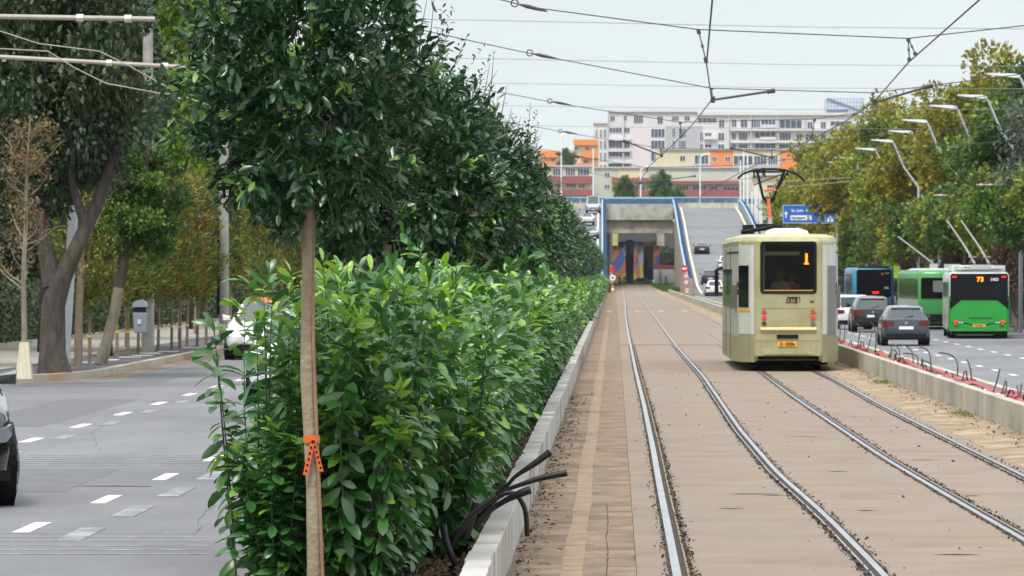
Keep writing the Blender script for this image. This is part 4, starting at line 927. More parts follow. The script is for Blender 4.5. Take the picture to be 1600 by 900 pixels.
def ramp(label, xl, xr, median_side):
    o = thing('overpass_ramp', label, 'ramp', (0, 0, 0), 0, 'ramps of the overpass')
    part('ramp_body', M['brownwall'], o, lambda b: follow(b, xl, xr, 0, -.06, 486, 744, flat=-.74))
    a = lambda D: xl(D) + .02; c = lambda D: xr(D) - .02
    part('roadway', M['asphalt'], o, lambda b: follow(b, a, c, -.05, .0, 486.02, 744))
    for x, sd in ((xl, 1), (xr, -1)):
        part('parapet', M['cream'], o, lambda b: follow(b, (lambda D: x(D) - .18), (lambda D: x(D) + .18), -.4, .5, 520, 744))
        part('kerb_line', mat('kerb_line', (.62, .58, .48), .8), o, lambda b: follow(b, (lambda D: x(D) + sd * .8 - .12), (lambda D: x(D) + sd * .8 + .12), -.02, .18, 505, 730))
        r = part('railing', M['bluerail'], o, lambda b: [b.box(x(D) - .17, x(D) + .27, D, D + 1.0, RZ(D) + .51, RZ(D) + 1.15) for D in np.arange(520, 743, 1.25)])
        part('top_rail', M['palerail'], r, lambda b: follow(b, (lambda D: x(D) - .33), (lambda D: x(D) - .175), .9, 1.28, 520, 744))
ramp('right ramp of the overpass, climbing to the ridge with cars going up', lambda D: np.interp(D, [486, 520, 600, 744], [7.9, 7.7, 8.0, 8.7]), lambda D: np.interp(D, [486, 744], [16.9, 18.2]), -1)
ramp('left ramp of the overpass, half hidden by the evergreen row, cars coming down', lambda D: np.interp(D, [486, 744], [-11, -10.4]), lambda D: np.interp(D, [486, 530, 744], [-1.0, -1.0, -1.5]), 1)
def viaduct():
    o = thing('viaduct', 'elevated cross road with cream fascia and blue railing spanning between the two ramps', 'viaduct', (0, 0, 0))
    part('deck', M['decktop'], o, lambda b: (b.box(-95, 95, 744.3, 776, 10.2, 11.44), b.box(-1.3, 8.5, 744.0, 744.28, 9.7, 12.0), b.box(18.4, 95, 744.0, 744.28, 9.7, 12.0), b.box(-95, -10.6, 744.0, 744.28, 9.7, 12.0)))
    part('lower_beam', M['cream'], o, lambda b: (b.box(-1.3, 8.5, 744.8, 752, 7.8, 9.66), b.box(18.4, 95, 744.8, 752, 7.9, 9.66)))
    part('back_parapet', M['cream'], o, lambda b: b.box(-95, 95, 776.1, 776.4, 10.2, 12.6))
    r = part('railing', M['bluerail'], o, lambda b: (b.box(-1.4, 8.6, 744.05, 744.15, 12.03, 12.75), b.box(18.4, 95, 744.05, 744.15, 12.03, 12.75), [b.box(x, x + 1.7, 776.2, 776.3, 12.63, 13.35) for x in np.arange(-95, 94, 2.0)]))
    part('top_rail', M['palerail'], r, lambda b: (b.box(-1.4, 8.6, 744.0, 744.2, 12.78, 12.95), b.box(18.4, 95, 744.0, 744.2, 12.78, 12.95), b.box(-95, 95, 776.1, 776.4, 13.37, 13.5)))
    for x in (-1.9, 9.2, 19, 27, 35, 43, -14, -24):
        part('pier', M['decktop'], o, lambda b: b.box(x, x + 1.2, 752.5, 772, -.74, 10.19))
    part('underside_sheet', M['tar'], o, lambda b: b.box(-1.5, 8.7, 744.6, 775, 9.9, 10.18))  # dark tar-coloured sheet lining the deck's underside across the opening
viaduct()
# painted wall below the viaduct: coloured cells of no particular picture
def muralmat():
    m = bpy.data.materials.new('mural_paint'); m.use_nodes = True; n = m.node_tree; p = n.nodes['Principled BSDF']; p.inputs['Roughness'].default_value = .8
    t = n.nodes.new('ShaderNodeTexCoord'); mp = n.nodes.new('ShaderNodeMapping'); mp.inputs['Scale'].default_value = (1, 1, .55); v = n.nodes.new('ShaderNodeTexVoronoi'); v.inputs['Scale'].default_value = .85
    s_ = n.nodes.new('ShaderNodeSeparateColor'); r = n.nodes.new('ShaderNodeValToRGB'); r.color_ramp.interpolation = 'CONSTANT'
    cs = [(.025, .04, .14), (.28, .10, .04), (.08, .02, .03), (.36, .26, .05), (.04, .08, .24), (.16, .06, .05), (.18, .25, .30), (.05, .055, .07)]
    el = r.color_ramp.elements; el[0].position = 0; el[0].color = (*cs[0], 1); el[1].position = .13; el[1].color = (*cs[1], 1)
    for k in range(2, 8): q = el.new(k * .125); q.color = (*cs[k], 1)
    n.links.new(t.outputs['Object'], mp.inputs[0]); n.links.new(mp.outputs[0], v.inputs[0]); n.links.new(v.outputs['Color'], s_.inputs[0]); n.links.new(s_.outputs[0], r.inputs[0]); n.links.new(r.outputs[0], p.inputs['Base Color']); return m
M['mural'] = muralmat()
o = thing('painted_wall', 'tall wall under the overpass painted in orange, blue, yellow and maroon patches', 'wall', (0, 0, 0))
part('wall', M['mural'], o, lambda b: b.box(-.4, 7.0, 790, 791, -.2, 8.2))
part('painted_column', M['mural'], o, lambda b: b.box(1.7, 2.9, 773, 774.2, -.2, 7.0)); part('painted_column', M['mural'], o, lambda b: b.box(4.4, 5.9, 776, 777.2, -.2, 6.0))
part('yellow_panel', mat('yellow_panel', (.55, .5, .16), .8), o, lambda b: b.box(-.3, .55, 789.6, 789.95, 6.2, 8.1)); part('yellow_panel', M['cream'], o, lambda b: b.box(6.5, 7.7, 789.6, 789.95, 6.2, 8.1))
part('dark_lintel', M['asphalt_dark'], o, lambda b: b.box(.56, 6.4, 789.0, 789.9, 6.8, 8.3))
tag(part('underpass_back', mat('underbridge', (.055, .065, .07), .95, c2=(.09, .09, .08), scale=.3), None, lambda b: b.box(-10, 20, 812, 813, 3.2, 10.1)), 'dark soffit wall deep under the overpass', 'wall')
tag(part('white_hoarding', mat('hoarding', (.66, .66, .66), .6), None, lambda b: b.box(5.9, 9.2, 783, 783.2, .1, 3.0)), 'white hoarding panel with a red top edge under the overpass', 'hoarding')
place_tree(TT['dark'][1], 'distant_tree', 'dark green tree visible through the overpass above the white hoarding', (8.2, 800, -.4), 0, (.5, .5, .62), 'trees near the overpass')
o = bpy.data.objects['white_hoarding']; part('red_edge', mat('red_panel', (.5, .03, .04), .5), o, lambda b: b.box(5.8, 10.4, 782.8, 782.95, 2.9, 3.15)); part('grey_door', mat('grey_door', (.30, .31, .34), .6), o, lambda b: (b.box(6.8, 7.2, 782.8, 782.95, .1, 2.4), b.box(7.7, 8.1, 782.8, 782.95, .1, 1.6)))
tag(part('red_poster', MATS['red_panel'], None, lambda b: b.box(9.3, 10.5, 781, 781.15, -.0, 3.3)), 'red advertising panel with white spots right of the white hoarding', 'poster')
part('white_spot', M['plate'], bpy.data.objects['red_poster'], lambda b: (b.box(9.6, 9.9, 780.85, 780.95, 2.2, 2.8), b.box(10.0, 10.3, 780.85, 780.95, 1.0, 1.4), b.box(9.5, 9.8, 780.85, 780.95, .3, .6)))
tag(part('crossing_kerb', M['brownwall'], None, lambda b: b.box(-1.2, 9.5, 735.5, 737, -.74, .28)), kind='structure')
rng = np.random.default_rng(2); n = 6000
def grasspatch(nm, xa, xb, ya, yb, z, n, h):
    P = np.stack([rng.uniform(xa, xb, n), rng.uniform(ya, yb, n), np.full(n, z)], 1); D_ = unit(rng, n) * .4; D_[:, 2] = 1
    tag(link(nm, leaves(nm, P, D_, rng.uniform(h * .5, h, n), np.full(n, h * .25), rng.uniform(.1, .8, n), LF['green'], False, rng)), kind='stuff')
grasspatch('grass', 5.4, 7.3, 560, 735, .02, 5000, .5); grasspatch('grass', -.9, 9.2, 737.2, 742, .02, 2500, .6); grasspatch('weedy_grass', -.9, -.1, 520, 735, .02, 2500, .4)
part('ramp_nose', M['brownwall'], None, lambda b: b.box(7.2, 7.68, 500, 560, -.7, 1.5))
tag(bpy.data.objects['ramp_nose'], 'brown retaining wall stub below the signs where the right ramp starts', 'retaining wall')
# signs at the ramp noses
M['signred'] = mat('signred', (.55, .02, .03), .4); M['signwhite'] = mat('signwhite', (.8, .8, .8), .4); M['signblue'] = mat('signblue', (.01, .11, .50), .45); M['hazorange'] = mat('hazorange', (.65, .22, .03), .6)
def disc(b, x, z, r, y, th=.02, n=24, rot=0): b.prism([(x + r * math.cos(2 * PI * k / n + rot), y - th, z + r * math.sin(2 * PI * k / n + rot)) for k in range(n)], (0, th, 0))
def post(o, h): part('post', M['galv'], o, lambda b: b.tube([(0, .05, 0), (0, .05, h)], .04, 8))
X, D = 7.25, 498; s = F / D
X = (1071 - CX) / s; zf = lambda y: CH - (y - CY) / s
o = thing('traffic_sign', 'stack of signs at the right ramp: red no-entry, warning triangle and round plate', 'traffic sign', (X, D, 0)); post(o, zf(414)); zz = zf(420)
q = part('no_entry_plate', M['signred'], o, lambda b: b.box(-.42, .22, -.02, 0, zz - .30, zz + .32)); part('white_bar', M['signwhite'], q, lambda b: b.box(-.32, .12, -.035, -.021, zz - .06, zz + .10))
zt = zf(430)
q = part('warning_triangle', M['signred'], o, lambda b: b.prism([(-.30, -.04, zt - .26), (.42, -.04, zt - .26), (.06, -.04, zt + .36)], (0, .02, 0))); part('triangle_face', M['signwhite'], q, lambda b: b.prism([(-.18, -.055, zt - .18), (.30, -.055, zt - .18), (.06, -.055, zt + .22)], (0, .014, 0)))
part('triangle_mark', M['black'], q, lambda b: b.box(.03, .09, -.065, -.056, zt - .12, zt + .08))
zr_ = zf(441); q = part('round_plate', M['signred'], o, lambda b: disc(b, .08, zr_, .27, 0)); part('round_face', M['signwhite'], q, lambda b: disc(b, .08, zr_, .19, -.021, .012)); part('round_mark', M['black'], q, lambda b: b.box(.0, .16, -.045, -.034, zr_ - .02, zr_ + .05))
part('hazard_board', M['hazorange'], o, lambda b: b.box(-.02, .34, -.03, -.01, .05, zf(450)))
part('hazard_stripe', M['signwhite'], o, lambda b: [b.prism([(0, -.04, z), (.32, -.04, z + .12), (.32, -.04, z + .22), (0, -.04, z + .10)], (0, .009, 0)) for z in (.1, .34)])
s = F / 510; X = (957 - CX) / s; o = thing('traffic_sign', 'red sign over a round white plate at the nose of the left ramp', 'traffic sign', (X, 510, 0)); z1_, z2_ = CH - (421 - CY) / s, CH - (434 - CY) / s
post(o, z1_ + .3); part('red_plate', M['signred'], o, lambda b: b.box(-.26, .22, -.02, 0, z1_ - .28, z1_ + .3)); q = part('round_plate', M['signwhite'], o, lambda b: disc(b, .02, z2_, .30, 0)); part('round_mark', M['black'], q, lambda b: disc(b, .02, z2_, .11, -.021, .012, 12))
part('hazard_board', M['hazorange'], o, lambda b: b.box(-.14, .16, -.03, -.01, .05, .8)); part('hazard_stripe', M['signwhite'], o, lambda b: b.box(-.13, .15, -.042, -.031, .3, .5))

# direction sign
def dirsign():
    D = 395.0; s = F / D; U = lambda x, y: W(x, y, D)
    X0, _, Z0 = U(1223, 349); X1, _, Z1 = U(1279.5, 320)
    o = thing('direction_sign', 'large blue overhead direction sign with white arrow and white Aeroport field', 'road sign', (X0, D, -.5)); h = .5
    part('panel', M['signblue'], o, lambda b: b.box(.05, X1 - X0 - .05, -.02, .03, Z0 + h + .05, Z1 + h - .05))
    part('border', M['palerail'], o, lambda b: (b.box(0, X1 - X0, -.03, .02, Z0 + h, Z0 + h + .07), b.box(0, X1 - X0, -.03, .02, Z1 + h - .07, Z1 + h), b.box(0, .07, -.03, .02, Z0 + h + .07, Z1 + h - .07), b.box(X1 - X0 - .07, X1 - X0, -.03, .02, Z0 + h + .07, Z1 + h - .07)))
    ax = .25; az = Z0 + h + .42
    part('arrow', M['signwhite'], o, lambda b: (b.box(ax - .045, ax + .045, -.05, -.031, az, az + .3), b.prism([(ax - .15, -.05, az + .28), (ax + .15, -.05, az + .28), (ax, -.05, az + .55)], (0, .018, 0))))
    part('white_field', M['signwhite'], o, lambda b: b.plate(.58, 2.22, Z0 + h + .24, Z0 + h + .62, -.03, .015, .04))
    text_mesh('Aeroport \u2708', .34, M['black'], o, (1.40, -.055, Z0 + h + .42), sx=.82)
    text_mesh('Str. Jiului', .32, M['signwhite'], o, (1.12, -.04, Z0 + h + .98), sx=.8)
    part('route_shield', mat('signgreen', (.01, .30, .16), .5), o, lambda b: b.plate(1.74, 2.22, Z0 + h + .84, Z0 + h + 1.12, -.03, .015, .06)); text_mesh('E 85', .22, M['signwhite'], o, (1.98, -.055, Z0 + h + .98), sx=.85)
    part('route_shield', M['signred'], o, lambda b: b.plate(2.34, 2.62, Z0 + h + .84, Z0 + h + 1.12, -.03, .015, .06)); text_mesh('1', .24, M['signwhite'], o, (2.48, -.055, Z0 + h + .98))
    part('gantry_beam', M['galv'], o, lambda b: b.box(-.2, 10, .08, .28, Z0 + h + .5, Z0 + h + .75)); part('gantry_post', M['galv'], o, lambda b: b.tube([(9.6, .3, 0), (9.6, .3, Z1 + h)], .16, 10))
    X2 = U(1281, 349)[0]; X3 = U(1316, 349)[0]
    p = thing('direction_sign', 'second blue overhead direction sign, partly covered by the trees and the crossing sign', 'road sign', (X2, D, -.5))
    part('panel', M['signblue'], p, lambda b: b.box(.05, X3 - X2, -.02, .03, Z0 + h + .05, Z1 + h - .05)); part('border', M['palerail'], p, lambda b: (b.box(0, X3 - X2, -.03, .02, Z0 + h, Z0 + h + .06), b.box(0, X3 - X2, -.03, .02, Z1 + h - .06, Z1 + h), b.box(0, .06, -.03, .02, Z0 + h + .06, Z1 + h - .06)))
    part('route_shield', MATS['signgreen'], p, lambda b: b.plate(.16, .36, Z0 + h + .98, Z0 + h + 1.26, -.03, .015, .04)); part('route_shield', M['signred'], p, lambda b: b.plate(.2, .48, Z0 + h + .55, Z0 + h + .85, -.03, .015, .05))
    text_mesh('Centru', .26, M['signwhite'], p, (.95, -.04, Z0 + h + 1.12), sx=.8); part('white_field', M['signwhite'], p, lambda b: b.plate(1.15, 1.7, Z0 + h + .2, Z0 + h + .45, -.03, .015, .03))
    part('hanger', M['galv'], p, lambda b: b.box(.3, 1.2, .04, .1, Z0 + h + .5, Z0 + h + .7))
    D2 = 372.0; s2 = F / D2; Xc, _, Zc = W(1297, 341.5, D2); c = thing('crossing_sign', 'square blue pedestrian crossing sign with a white triangle hanging before the second direction sign', 'traffic sign', (Xc, D2, -.5)); zc = Zc + .5
    part('frame', mat('signgrey', (.33, .34, .38), .6), c, lambda b: b.box(-.38, .38, 0, .04, zc - .34, zc + .34)); part('face', M['signblue'], c, lambda b: b.box(-.33, .33, -.02, -.001, zc - .29, zc + .29))
    part('triangle', M['signwhite'], c, lambda b: b.prism([(-.26, -.035, zc - .22), (.26, -.035, zc - .22), (0, -.035, zc + .24)], (0, .014, 0)))
    part('walker', M['black'], c, lambda b: (b.prism([(-.08, -.05, zc - .2), (-.03, -.05, zc - .2), (.02, -.05, zc - .05), (.06, -.05, zc - .2), (.10, -.05, zc - .2), (.04, -.05, zc + .06), (-.04, -.05, zc + .06)], (0, .014, 0)), disc(b, 0, zc + .1, .04, -.036, .014, 10)))
    part('lamp_hood', M['black'], c, lambda b: b.box(-.42, .42, -.15, .12, zc + .36, zc + .52)); part('post', M['galv'], c, lambda b: b.tube([(.5, .1, 0), (.5, .1, zc + .3), (.0, .1, zc + .45)], .05, 8))
dirsign()

# ------------------------------------------------------------------ apartment buildings
M['bwhite'] = mat('facade_white', (.62, .60, .61), .85, c2=(.56, .55, .56), scale=.2)
M['bpink'] = mat('facade_pinkwhite', (.62, .56, .58), .85)
M['bgrey'] = mat('facade_grey', (.40, .40, .43), .85)
M['bcream'] = mat('facade_cream', (.62, .55, .38), .85, c2=(.56, .50, .36), scale=.2)
M['borange'] = mat('facade_orange', (.70, .23, .07), .85)
M['bred'] = mat('facade_red', (.30, .085, .08), .85, c2=(.24, .08, .075), scale=.5)
M['bgreen'] = mat('facade_greenish', (.48, .50, .42), .85, c2=(.42, .44, .38), scale=.2)
M['wglass'] = mat('window_glass', (.045, .06, .10), .25, spec=.6, c2=(.085, .11, .16), scale=.35)
M['bframe'] = mat('window_frame', (.7, .7, .7), .6)
def bld(name, label, D, body, wins=(), blocks=(), depth=14, m=None, slabs=()):
    """body: pixel rectangles of the main masses; wins: window rectangles; blocks: (x0, x1, y0, y1, material, proud)"""
    s = F / D; x0 = min(r[0] for r in body); x1 = max(r[1] for r in body); X0 = (x0 - CX) / s
    o = thing(name, label, 'building', (X0, D, -.7)); c = lambda x: (x - CX) / s - X0; z = lambda y: CH + (CY - y) / s + .7
    def wall(b):
        for r in body: b.box(c(r[0]), c(r[1]), r[4] if len(r) > 4 else 0, depth, 0 if len(r) < 6 else z(r[3]), z(r[2]))
    part('wall', m, o, wall)
    for (a, b_, y0, y1, mm, pr) in blocks:
        nm = 'balcony' if pr > .5 else 'facade_panel'
        part(nm, mm, o, lambda b: b.box(c(a), c(b_), -pr, -.004 if pr > .06 else -.002, z(y1), z(y0)))
    for wn in wins:
        a, b_, y0, y1 = wn[:4]; pr = wn[4] if len(wn) > 4 else 0
        f = part('window', M['bframe'], o, lambda b: (b.box(c(a), c(b_), -.10 - pr, -.005 - pr, z(y1), z(y1) + .08), b.box(c(a), c(b_), -.10 - pr, -.005 - pr, z(y0) - .08, z(y0)), b.box(c(a), c(a) + .08, -.10 - pr, -.005 - pr, z(y1) + .08, z(y0) - .08), b.box(c(b_) - .08, c(b_), -.10 - pr, -.005 - pr, z(y1) + .08, z(y0) - .08),
                    [b.box(c(a) + (c(b_) - c(a)) * t - .04, c(a) + (c(b_) - c(a)) * t + .04, -.10 - pr, -.06 - pr, z(y1) + .08, z(y0) - .08) for t in ([.5] if b_ - a < 12 else [.25, .5, .75])]))
        part('pane', M['wglass'], f, lambda b: b.box(c(a) + .08, c(b_) - .08, -.05 - pr, -.006 - pr, z(y1) + .08, z(y0) - .08))
    return o
wl = []
for y0, y1 in ((202, 215), (219, 233), (238, 252), (257, 262)):
    wl += [(930, 934, y0, y1), (937, 941, y0, y1), (943, 947.5, y0, y1)]
for y0, y1 in ((199, 208), (218, 232), (237, 245), (255, 262)): wl += [(952, 972, y0, y1), (975, 984, y0, y1)]
wl += [(953, 961, 181, 190), (974, 980, 180, 188), (990, 1005, 180, 193), (1027, 1036, 181, 194), (1049, 1061, 181, 189), (1069, 1078, 181, 189)]
for y0, y1 in ((201, 215), (219, 233), (237, 252)): wl += [(1017, 1039, y0, y1)]
for y0, y1 in ((200, 215), (219, 233)): wl += [(1050, 1055.5, y0, y1), (1060, 1072, y0, y1)]
wl += [(1090, 1120, 184, 192), (1123, 1132, 186, 200), (1143, 1151, 186, 199), (1157, 1168, 186, 200), (1174, 1188, 186, 200), (1189, 1212, 186, 195), (1218, 1253, 187, 201), (1261, 1270, 190, 203), (1282, 1291, 190, 203), (1297, 1328, 189, 197)]
for y0, y1 in ((206, 220), (224, 238)): wl += [(1093, 1099, y0, y1), (1101, 1112, y0 + 1, y1 - 5), (1122, 1132, y0 + 1, y1), (1143, 1150, y0 + 1, y1 - 1), (1154, 1168, y0 + 1, y1), (1179, 1212, y0, y1 - 4), (1218, 1236, y0 + 1, y1), (1244, 1253, y0 + 3, y1 + 1), (1258, 1280, y0 + 3, y1 + 1), (1282, 1291, y0 + 3, y1 + 1), (1300, 1318, y0 + 3, y1 - 3)]
wl = [w_ for w_ in wl]
bl = [(985, 1016, 194, 262, M['bpink'], .04), (1040, 1098, 197, 262, M['bgrey'], .005)]
bl += [(x0, x1, y, y + 3.5, M['bwhite'], 1.1) for y in (216, 233.5, 252) for x0, x1 in ((950, 986),)]
bl += [(x0, x1, y, y + 3.5, M['bwhite'], 1.2) for y in (201, 220, 238) for x0, x1 in ((1141, 1172), (1174, 1215), (1216, 1256), (1258, 1296))] + [(1100, 1120, 213, 218, M['bwhite'], 1.2), (1100, 1120, 231, 236, M['bwhite'], 1.2), (1188, 1212, 196, 200, M['bwhite'], 1.2), (1188, 1212, 214, 219, M['bwhite'], 1.2)]
bl += [(950, 1090, 171, 175, M['bwhite'], .6), (1090, 1345, 176, 180, M['bwhite'], .6), (927, 950, 190, 193, M['bwhite'], .5)]
bl += [(x, x + 1.2, 180, 262, M['bwhite'], .9) for x in (949, 973.5, 1138, 1172.5, 1214.5, 1256)]
bld('apartment_building', 'long white apartment block with dark balconies towering behind the overpass', 1180, [(927, 950, 191, 425), (950, 1090, 172, 425), (1090, 1345, 177, 425)], wl, bl, 16, M['bwhite'])
def rooftower():
    D = 1200; s = F / D; o = thing('glass_tower', 'glass office block with a slanted roof showing above the white apartments', 'building', ((1291 - CX) / s, D, -.7)); z = lambda y: CH + (CY - y) / s + .7; c = lambda x: (x - 1291) / s
    part('wall', mat('tower_glass', (.30, .38, .46), .2, c2=(.38, .46, .52), scale=.3), o, lambda b: b.prism([(0, 0, 0), (c(1350), 0, 0), (c(1350), 0, z(153)), (0, 0, z(153))], (0, 12, 0)))
    part('slanted_fin', mat('tower_blue', (.12, .18, .28), .4), o, lambda b: b.prism([(c(1291), -.3, z(156)), (c(1294), -.3, z(153)), (c(1345), -.3, z(172)), (c(1345), -.3, z(174))], (0, .25, 0)))
    part('blue_band', MATS['tower_blue'], o, lambda b: b.box(c(1292), c(1325), -.3, -.05, z(180), z(171)))
    part('mullions', M['bframe'], o, lambda b: ([b.box(c(x), c(x) + .12, -.12, -.01, z(180), z(153)) for x in range(1296, 1346, 5)], [b.box(c(1291), c(1350), -.14, -.121, z(y), z(y) + .1) for y in (158, 164, 170)]))
rooftower()
wm = [(1062, 1071, 243, 252), (1085, 1107, 242, 257, .0), (1112.5, 1120, 244, 253), (1133, 1141, 244, 253), (1146, 1176, 243, 258), (1178, 1198, 243, 258), (1200, 1215, 243, 258), (1220, 1227, 246, 254), (1247, 1262, 256, 272), (1264, 1275, 256, 270),
      (1018, 1028, 270, 277), (1034, 1040, 270, 277), (1056, 1068, 270, 278), (1084, 1098, 271, 278), (1112, 1127, 270, 279), (1136, 1150, 271, 281), (1198, 1214, 288, 300), (1232, 1243, 282, 292), (1180, 1190, 262, 272)]
bm_ = [(1110, 1145, 234, 263, M['borange'], .03), (1218, 1250, 236, 268, M['borange'], .03), (1084, 1108, 257, 260, M['bgrey'], 1.0), (1146, 1216, 258, 263, M['bgrey'], 1.0), (1030, 1290, 232, 234.5, M['bgrey'], .4), (1110, 1216, 271, 274, M['bwhite'], 1.0), (1030, 1170, 261, 263, M['bgrey'], .4)]
bld('apartment_building', 'cream apartment block with orange panels in front of the white one', 1090, [(1025, 1292, 234, 425)], wm, bm_, 12, M['bcream'])
wlw = [(922, 928, 269, 276), (944, 953, 269, 276), (922, 928, 288, 294), (944, 953, 288, 295), (973, 981, 291, 298), (988, 1008, 290, 298), (1056, 1076, 290, 298), (1082, 1104, 290, 299), (1108, 1122, 290, 300), (1130, 1155, 292, 301), (1020, 1028, 289, 296)]
blw = [(956, 1014, 278, 286, M['bred'], 1.0), (960, 1014, 297, 306, M['bred'], 1.0), (1046, 1160, 283, 288, M['bred'], 1.2), (1046, 1160, 297, 309, M['bred'], 1.0), (926, 1170, 260.5, 263, M['bgrey'], .4), (966, 1010, 264, 278, M['bcream'], .02)]
bld('apartment_building', 'low pale apartment block with dull red balcony bands just above the overpass', 1000, [(915, 1175, 262, 425)], wlw, blw, 12, M['bgreen'])
wll = [(864, 880, 263, 275), (883, 899, 263, 275), (902, 921, 263, 275), (866, 878, 287, 294), (884, 900, 286, 294), (904, 914, 288, 294)]
bld('apartment_building', 'left wing with wide red balcony bands, seen beside the evergreen shoots', 985, [(840, 925, 259, 425)], wll, [(840, 926, 275, 287, M['bred'], 1.0), (840, 926, 296, 305, M['bred'], 1.0), (840, 926, 258, 261, M['bgrey'], .5)], 12, M['bcream'])
wo = [(897, 903, 229, 235), (912, 920, 249, 256), (896, 902, 249, 255), (861, 868, 247, 252), (915, 921, 229, 235)]
bld('apartment_building', 'cream and orange apartment block left of the white one', 1120, [(898, 935, 218, 425), (840, 898, 234, 425)], wo, [(896, 935, 218, 227, M['borange'], 1.0), (907, 935, 237, 247, M['borange'], 1.0), (845, 872, 236, 246, M['borange'], 1.0), (903, 935, 255, 260, M['borange'], 1.0), (845, 872, 253, 259, M['borange'], 1.0)], 12, M['bcream'])
for x, y, w_, D_, l in ((975, 305, 1.0, 870, 'round tree below the red balconies, left of the centre lamp'), (1032, 306, 1.15, 860, 'tree standing below the red balconies, right of the centre lamp'), (885, 262, 1.1, 1060, 'slim green tree against the orange and cream block'), (1060, 312, .8, 870, 'low bush on the bridge edge right of the centre tree'), (1225, 360, 1.3, 800, 'bushy tree behind the direction sign'), (1195, 372, 1.0, 800, 'bush below the viaduct right of the orange pantograph mast')):
    X, _, Z = W(x, y, D_); top = {0: 0}; place_tree(TT['green'][0], 'distant_tree', l, (X, D_, Z - 3.2), x, (.40 * w_, .40 * w_, .55 * w_), 'trees near the overpass')
for x, yt, D_, l in ((877, 213, 800, 'tall white lamp post left of the white block'), (927, 232, 800, 'white lamp post at the left corner of the white block'), (1001, 265, 800, 'white lamp post above the middle of the bridge'), (1094, 245, 800, 'white lamp post over the right ramp ridge'),
                  (1157, 250, 745, 'leftmost white mast of the cluster right of the ramp'), (1162, 232, 735, 'tallest white mast right of the ramp'), (1168, 240, 720, 'third white mast right of the ramp'), (1175, 300, 700, 'short white mast behind the pantograph, fourth in the cluster'), (1180, 292, 690, 'fifth white mast in the cluster'),
                  (1183, 288, 680, 'sixth white mast in the cluster'), (1187, 300, 665, 'seventh white mast in the cluster'), (1190, 305, 650, 'eighth white mast in the cluster'), (1213, 296, 590, 'white mast standing apart, right of the orange pantograph mast')):
    X, _, Z = W(x, yt, D_); zb = 11.5 if D_ == 800 else -.5
    o = thing('lamp_post', l, 'lamp post', (X, D_, zb if zb < 0 else -.7), 0, 'white masts near the overpass'); part('pole', mat('mast_paint', (.72, .74, .74), .5), o, lambda b: b.tube([(0, 0, 0), (0, 0, Z - zb + (12.2 if zb > 0 else 0))], [.16, .10], 8), smooth=True)
    if x in (877, 1001, 1094): part('lamp_arm', MATS['mast_paint'], o, lambda b: b.tube([(0, 0, Z + .7), (.7, 0, Z + 1.1), (1.5, 0, Z + 1.2)], .10, 6))

# ------------------------------------------------------------------ cars
paints = {}
def paint(name, c, met=.3, rough=.25): return mat('paint_' + name, c, rough, met, coat=.8)
def I(tb, t): return float(np.interp(t, [p[0] for p in tb], [p[1] for p in tb]))
KINDS = {
 'hatch': dict(L=4.1, zr=[(0, .72), (.04, .96), (.10, 1.0), (.42, 1.34), (.62, 1.42), (1.4, 1.47), (2.1, 1.45), (3.0, 1.02), (3.9, .80), (4.1, .62)], zb=[(0, .70), (.04, .94), (.5, .98), (3.0, .96), (3.9, .76), (4.1, .58)], rear=(.10, .42), front=(2.1, 3.0), pil=[.62, 1.35, 1.45, 2.1], wr=.60, W=.87, wh=.32),
 'suv': dict(L=4.5, zr=[(0, .78), (.04, 1.02), (.10, 1.06), (.40, 1.46), (.60, 1.56), (1.5, 1.62), (2.3, 1.60), (3.2, 1.14), (4.3, .92), (4.5, .70)], zb=[(0, .76), (.04, 1.0), (.5, 1.06), (3.2, 1.08), (4.3, .86), (4.5, .64)], rear=(.10, .40), front=(2.3, 3.2), pil=[.6, 1.5, 1.6, 2.3], wr=.62, W=.91, wh=.36),
 'wagon': dict(L=4.4, zr=[(0, .78), (.03, .98), (.06, 1.02), (.18, 1.50), (.30, 1.58), (1.5, 1.62), (2.3, 1.58), (3.1, 1.05), (4.2, .84), (4.4, .66)], zb=[(0, .76), (.03, .96), (.5, 1.0), (3.1, .98), (4.2, .80), (4.4, .6)], rear=(.06, .18), front=(2.3, 3.1), pil=[.3, 1.2, 1.3, 2.3], wr=.68, W=.87, wh=.31),
 'sedan': dict(L=4.6, zr=[(0, .70), (.05, .96), (.12, 1.0), (.45, 1.03), (1.15, 1.38), (1.6, 1.44), (2.3, 1.43), (3.2, .98), (4.4, .78), (4.6, .6)], zb=[(0, .68), (.05, .93), (.5, .95), (3.2, .94), (4.4, .74), (4.6, .56)], rear=(.45, 1.15), front=(2.3, 3.2), pil=[1.15, 1.9, 2.0, 2.3], wr=.60, W=.89, wh=.32),
 'van': dict(L=5.2, zr=[(0, 1.0), (.03, 1.3), (.06, 1.4), (.14, 2.1), (.3, 2.3), (2.0, 2.38), (3.6, 2.30), (4.5, 1.25), (5.0, 1.05), (5.2, .8)], zb=[(0, .9), (.03, 1.25), (.5, 1.3), (4.5, 1.2), (5.0, .98), (5.2, .7)], rear=(.06, .14), front=(3.6, 4.5), pil=[.3, 3.0, 3.1, 3.6], wr=.80, W=1.0, wh=.34)}
